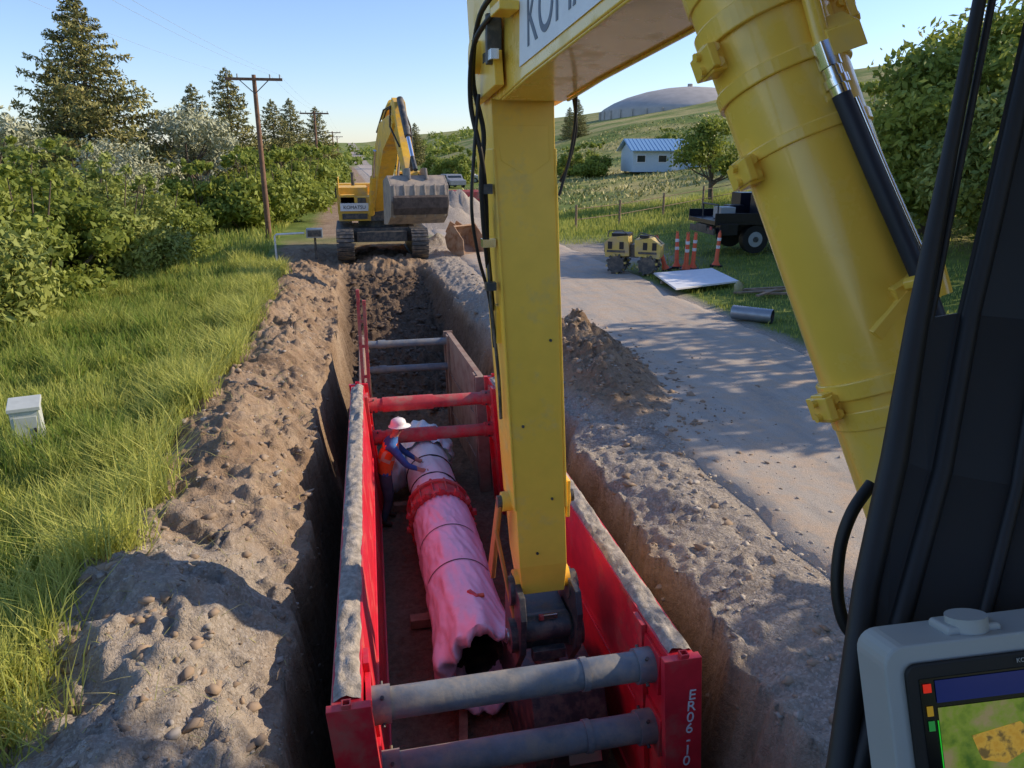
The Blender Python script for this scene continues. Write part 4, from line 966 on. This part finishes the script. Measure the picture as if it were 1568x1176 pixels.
mb.ext([(x, -.965, z) for x, z in ((1.45, 1.55), (1.45, 2.03), (2.05, 2.03), (2.38, 1.6))], (0, 1.93, 0), M_glass)
mb.box((3.62, 0, .75), (.1, 1.9, .3), M_chrome)
for x in (-1.75, 2.75):
    for y in (-.92, .92):
        s = 1 if y > 0 else -1
        mb.cyl((x, y - .14, .45), (x, y + .14, .45), .44, M_blk, 28); mb.cyl((x, y + s * .13, .45), (x, y + s * .155, .45), .24, M_gray, 20); mb.cyl((x, y + s * .15, .45), (x, y + s * .19, .45), .09, M_dark, 12)
mb.box((-3.15, 0, .7), (.06, 2.0, .2), M_dark); mb.box((-3.19, -.8, .8), (.03, .15, .1), M_redd)
o = mb.obj('service_truck', bevel=.015, loc=(15.9, 24.9, hz(15, 25) - .02), rot=(0, 0, -.06)); o.scale = (1.08, 1.08, 1.1)

# ---------------------------------------------------------------- delineators
M_or = pmat('safety_orange', (.90, .15, .06), .5, var=.1)
for i, (x, y) in enumerate([(9.95, 22.3), (10.55, 22.1), (10.85, 22.25), (10.7, 22.45), (11.9, 22.7), (10.45, 22.6)]):
    mb = MB(); mb.cyl((0, 0, 0), (0, 0, .06), .2, M_blk, 8); mb.tube([(0, 0, .05), (0, 0, .18), (0, 0, .9), (0, 0, 1.0), (0, 0, 1.05)], [.13, .065, .05, .045, .02], M_or, 14)
    for z in (.55, .78): mb.ring((0, 0, z), (0, 0, z + .09), .06, .04, M_white, 14)
    mb.tube([(-.045, 0, 1.0), (-.04, 0, 1.08), (.04, 0, 1.08), (.045, 0, 1.0)], .012, M_or, 6)
    o = mb.obj('traffic_delineator', loc=(x, y, hz(x, y)), rot=(rnd.uniform(-.05, .05), rnd.uniform(-.12, .12) - (.25 if i == 0 else 0), i)); o.scale = (1.1, 1.1, 1.1)
mb = MB(); P4 = [(8.98, 21.0), (11.1, 21.4), (10.65, 18.9), (8.35, 18.0)]
mb.hexa([(x, y, .10 + .02 * i) for i, (x, y) in enumerate(P4)] + [(x, y, .15 + .02 * i) for i, (x, y) in enumerate(P4)], M_white)
mb.box((9.6, 19.8, .06), (1.8, .1, .08), M_wood); mb.box((10.0, 20.6, .06), (1.8, .1, .08), M_wood)
mb.obj('foam_board_sheet', bevel=.006)
mb = MB(); pts = []; rr = []
for k in range(31): pts.append((0, -.45 + k * .9 / 30, .16)); rr.append(.15 + (.012 if k % 2 else 0))
M_galv = pmat('galvanized', (.34, .36, .37), .4, metal=.6); mb.tube(pts, rr, M_galv, 28, cap=False); mb.tube([(0, p[1] * .99, .16) for p in pts], [q - .012 for q in rr], M_dark, 28, cap=False)
mb.obj('culvert_pipe', loc=(8.75, 14.8, 0), rot=(0, 0, .75))
mb = MB()
for i in range(7): mb.box((11.0 + rnd.uniform(-.6, .5), 17.6 + rnd.uniform(-.5, .6), .06 + .03 * i % .1), (1.1 + rnd.random() * .5, .1, .04), M_wood, Matrix.Rotation(rnd.uniform(-.5, .9), 3, 'Z'))
mb.obj('scrap_lumber', bevel=.004)
mb = MB(); M_jug = pmat('jug_plastic', (.35, .33, .16), .4); mb.tube([(0, 0, 0), (0, 0, .04), (0, 0, .24), (0, 0, .3), (0, 0, .34)], [.1, .115, .115, .05, .035], M_jug, 16); mb.tube([(.1, 0, .2), (.14, 0, .24), (.06, 0, .3)], .014, M_jug, 8)
mb.obj('fuel_jug', loc=(10.15, 18.0, .0))

# ---------------------------------------------------------------- pedestal, stand, poles
mb = MB(); M_ped = pmat('pedestal_green_gray', (.52, .56, .52), .6, var=.1)
mb.box((0, 0, .28), (.32, .28, .62), M_ped); mb.ext([(-.18, -.16, .59), (.18, -.16, .59), (.18, .16, .66), (-.18, .16, .66)], (0, 0, .05), M_ped)
mb.box((0, -.145, .3), (.25, .012, .44), M_ped); mb.box((.09, -.156, .34), (.03, .012, .06), M_dark)
mb.obj('utility_pedestal', bevel=.01, loc=(-4.13, 9.93, hz(-4.13, 9.93) + .02), rot=(0, 0, .25))
mb = MB(); mb.tube([(0, 0, -.1), (0, 0, .85), (.06, 0, .92), (1.0, 0, .95)], .035, M_white, 10); mb.box((1.35, 0, .95), (.55, .45, .3), M_gray); mb.cyl((1.35, 0, 0), (1.35, 0, .82), .04, M_dark, 10); mb.box((1.35, -.23, .95), (.45, .02, .22), M_dark)
mb.obj('meter_box_stand', bevel=.01, loc=(-2.5, 27.1, hz(-2.5, 27.1)))
def upole(x, y, h):
    mb = MB(); mb.tube([(0, 0, -.3), (0, 0, h)], [.13, .085], M_pole, 12)
    mb.box((0, -.1, h - .18), (2.3, .09, .11), M_pole)
    for q in (-1.05, -.65, .65, 1.05): mb.cyl((q, -.1, h - .12), (q, -.1, h + .02), .03, M_gray, 8)
    mb.tube([(-.6, -.1, h - .2), (0, -.1, h - .75)], .02, M_dark, 6); mb.tube([(.6, -.1, h - .2), (0, -.1, h - .75)], .02, M_dark, 6)
    return mb.obj('utility_pole', loc=(x, y, 0))
pp = [(-3.45, 34.9, 6.75), (-2.1, 66.0, 6.9), (-1.3, 112.8, 6.6), (-1.0, 160, 7)]
for p in pp: upole(*p)
mb = MB(); pp = [(-6.5, 4, 7.2)] + pp
for q in (-1.05, .65, 1.05):
    for i in range(len(pp) - 1):
        a, b = Vector(pp[i]), Vector(pp[i + 1]); mb.tube([a.lerp(b, k / 10) + Vector((q, -.1, .02 - 1.6 * (k / 10) * (1 - k / 10))) for k in range(11)], .003, M_gray, 4)
mb.obj('power_lines')
mb = MB()
fp = [(10.8, 35.0), (13.5, 36.3), (16.5, 37.8), (19.5, 39.3), (22.5, 40.8), (25.5, 42.3)]
for x, y in fp: z = hz(x, y); mb.cyl((x, y, z - .1), (x, y, z + 1.25), .06, M_wood, 8)
for a, b in zip(fp[:-1], fp[1:]):
    for q in (.55, 1.05): mb.tube([(a[0], a[1], hz(*a) + q), (b[0], b[1], hz(*b) + q)], .02, M_wood, 6)
mb.obj('farm_fence')
mb = MB(); M_roof = pmat('metal_roof_blue', (.22, .40, .60), .4, metal=.1, var=.06); M_sid = pmat('siding_blue', (.50, .60, .66), .7, var=.05)
mb.box((0, 0, 1.1), (8.4, 6, 2.2), M_sid); mb.ext([(-4.2, -3.0, 2.2), (-4.2, 3.0, 2.2), (-4.2, 0, 3.2)], (8.4, 0, 0), M_sid)
for s in (-1, 1): mb.hexa([(-4.7, s * 3.7, 2.12), (4.7, s * 3.7, 2.12), (4.7, 0, 3.34), (-4.7, 0, 3.34), (-4.7, s * 3.7, 2.2), (4.7, s * 3.7, 2.2), (4.7, 0, 3.44), (-4.7, 0, 3.44)], M_roof)
for k in range(20): mb.tube([(-4.6 + k * .484, -3.7, 2.22), (-4.6 + k * .484, 0, 3.45)], .025, M_roof, 4)
for x in (-3.2, -.6, 2.6): mb.box((x, -3.01, 1.35), (1.1, .06, .8), M_white); mb.box((x, -3.05, 1.35), (.95, .04, .66), M_glass)
mb.box((1.0, -3.02, 1.0), (.9, .06, 1.9), M_white)
o = mb.obj('blue_house', loc=(32.5, 76, hz(31, 74) + .1), rot=(0, 0, -.12)); o.scale = (.85, .85, .95)
mb = MB(); M_con = pmat('concrete_dome', (.42, .39, .35), .85, var=.12, scale=.4)
V = []; F = []; nn = 72; rings = [(24, -3), (24, 0.0), (23, .8), (20.5, 2.2), (17, 3.6), (12, 5.0), (7, 5.9), (3, 6.3), (.01, 6.4)]
for rr, zz in rings:
    for k in range(nn): V.append((rr * math.cos(2 * math.pi * k / nn), rr * math.sin(2 * math.pi * k / nn), zz))
for i in range(len(rings) - 1):
    for k in range(nn): F.append((i * nn + k, i * nn + (k + 1) % nn, (i + 1) * nn + (k + 1) % nn, (i + 1) * nn + k))
mb.add(V, F, M_con, True)
for k in range(36):
    t = 2 * math.pi * k / 36; mb.box((24.1 * math.cos(t), 24.1 * math.sin(t), -1.2), (.5, .3, 2.4), M_con, Matrix.Rotation(t, 3, 'Z'))
mb.cyl((0, 0, 6.3), (0, 0, 7.2), .7, M_con, 12)
mb.obj('water_reservoir_dome', loc=(93, 200, hz(93, 200) - 2.6))
def car(x, y, rz, c):
    mb = MB(); m = pmat('car_paint', c, .3)
    mb.ext([(-.9, a, z) for a, z in ((-2.2, .35), (-2.2, .85), (-1.3, .98), (-.7, 1.45), (.9, 1.45), (1.6, .98), (2.2, .85), (2.2, .35))], (1.8, 0, 0), m)
    mb.ext([(-.915, a, z) for a, z in ((-1.1, 1.0), (-.62, 1.38), (.82, 1.38), (1.35, 1.0))], (1.83, 0, 0), M_glass); mb.box((0, -1.03, 1.2), (1.5, .06, .36), M_glass, Matrix.Rotation(-.9, 3, 'X'))
    for a in (-1.35, 1.35):
        for q in (-.85, .85): mb.cyl((q - .1, a, .34), (q + .1, a, .34), .34, M_blk, 20); mb.cyl((q - .11, a, .34), (q + .11, a, .34), .18, M_gray, 12)
    mb.obj('parked_car', bevel=.05, loc=(x, y, hz(x, y)), rot=(0, 0, rz))
car(11.5, 84, .2, (.25, .27, .3)); car(14.2, 92, 1.3, (.6, .6, .62)); car(4.5, 75, 0, (.5, .48, .1))

# ---------------------------------------------------------------- light, sky, camera
el, az = rad(27), rad(86)
sd = Vector((math.cos(el) * math.sin(az), math.cos(el) * math.cos(az), math.sin(el)))
sun = bpy.data.lights.new('sun', 'SUN'); sun.energy = 5.0; sun.angle = rad(.5); sun.color = (1, .83, .62)
so = bpy.data.objects.new('sun', sun); col.objects.link(so); so.rotation_euler = (-sd).to_track_quat('-Z', 'Y').to_euler(); so.location = (30, 0, 20)
w = bpy.data.worlds.new('World'); scene.world = w; w.use_nodes = True; nt = w.node_tree
sky = nt.nodes.new('ShaderNodeTexSky'); sky.sky_type = 'NISHITA'; sky.sun_disc = False; sky.sun_elevation = el; sky.sun_rotation = az; sky.air_density = 1.0; sky.dust_density = .3; sky.ozone_density = 3.5
tint = mix(nt, 1.0, sky.outputs[0], (1.22, 1.20, 1.36), 'MULTIPLY')
nt.links.new(tint, nt.nodes['Background'].inputs[0]); nt.nodes['Background'].inputs[1].default_value = .15
scene.view_settings.view_transform = 'Standard'; scene.view_settings.look = 'None'; scene.view_settings.exposure = 0
cam = bpy.data.cameras.new('camera'); cam.sensor_width = 36; cam.lens = 26; cam.clip_start = .05; cam.clip_end = 4000
co = bpy.data.objects.new('camera', cam); col.objects.link(co); co.location = (0, 0, 3.6); co.rotation_euler = (rad(72.7), 0, rad(-12.3)); scene.camera = co
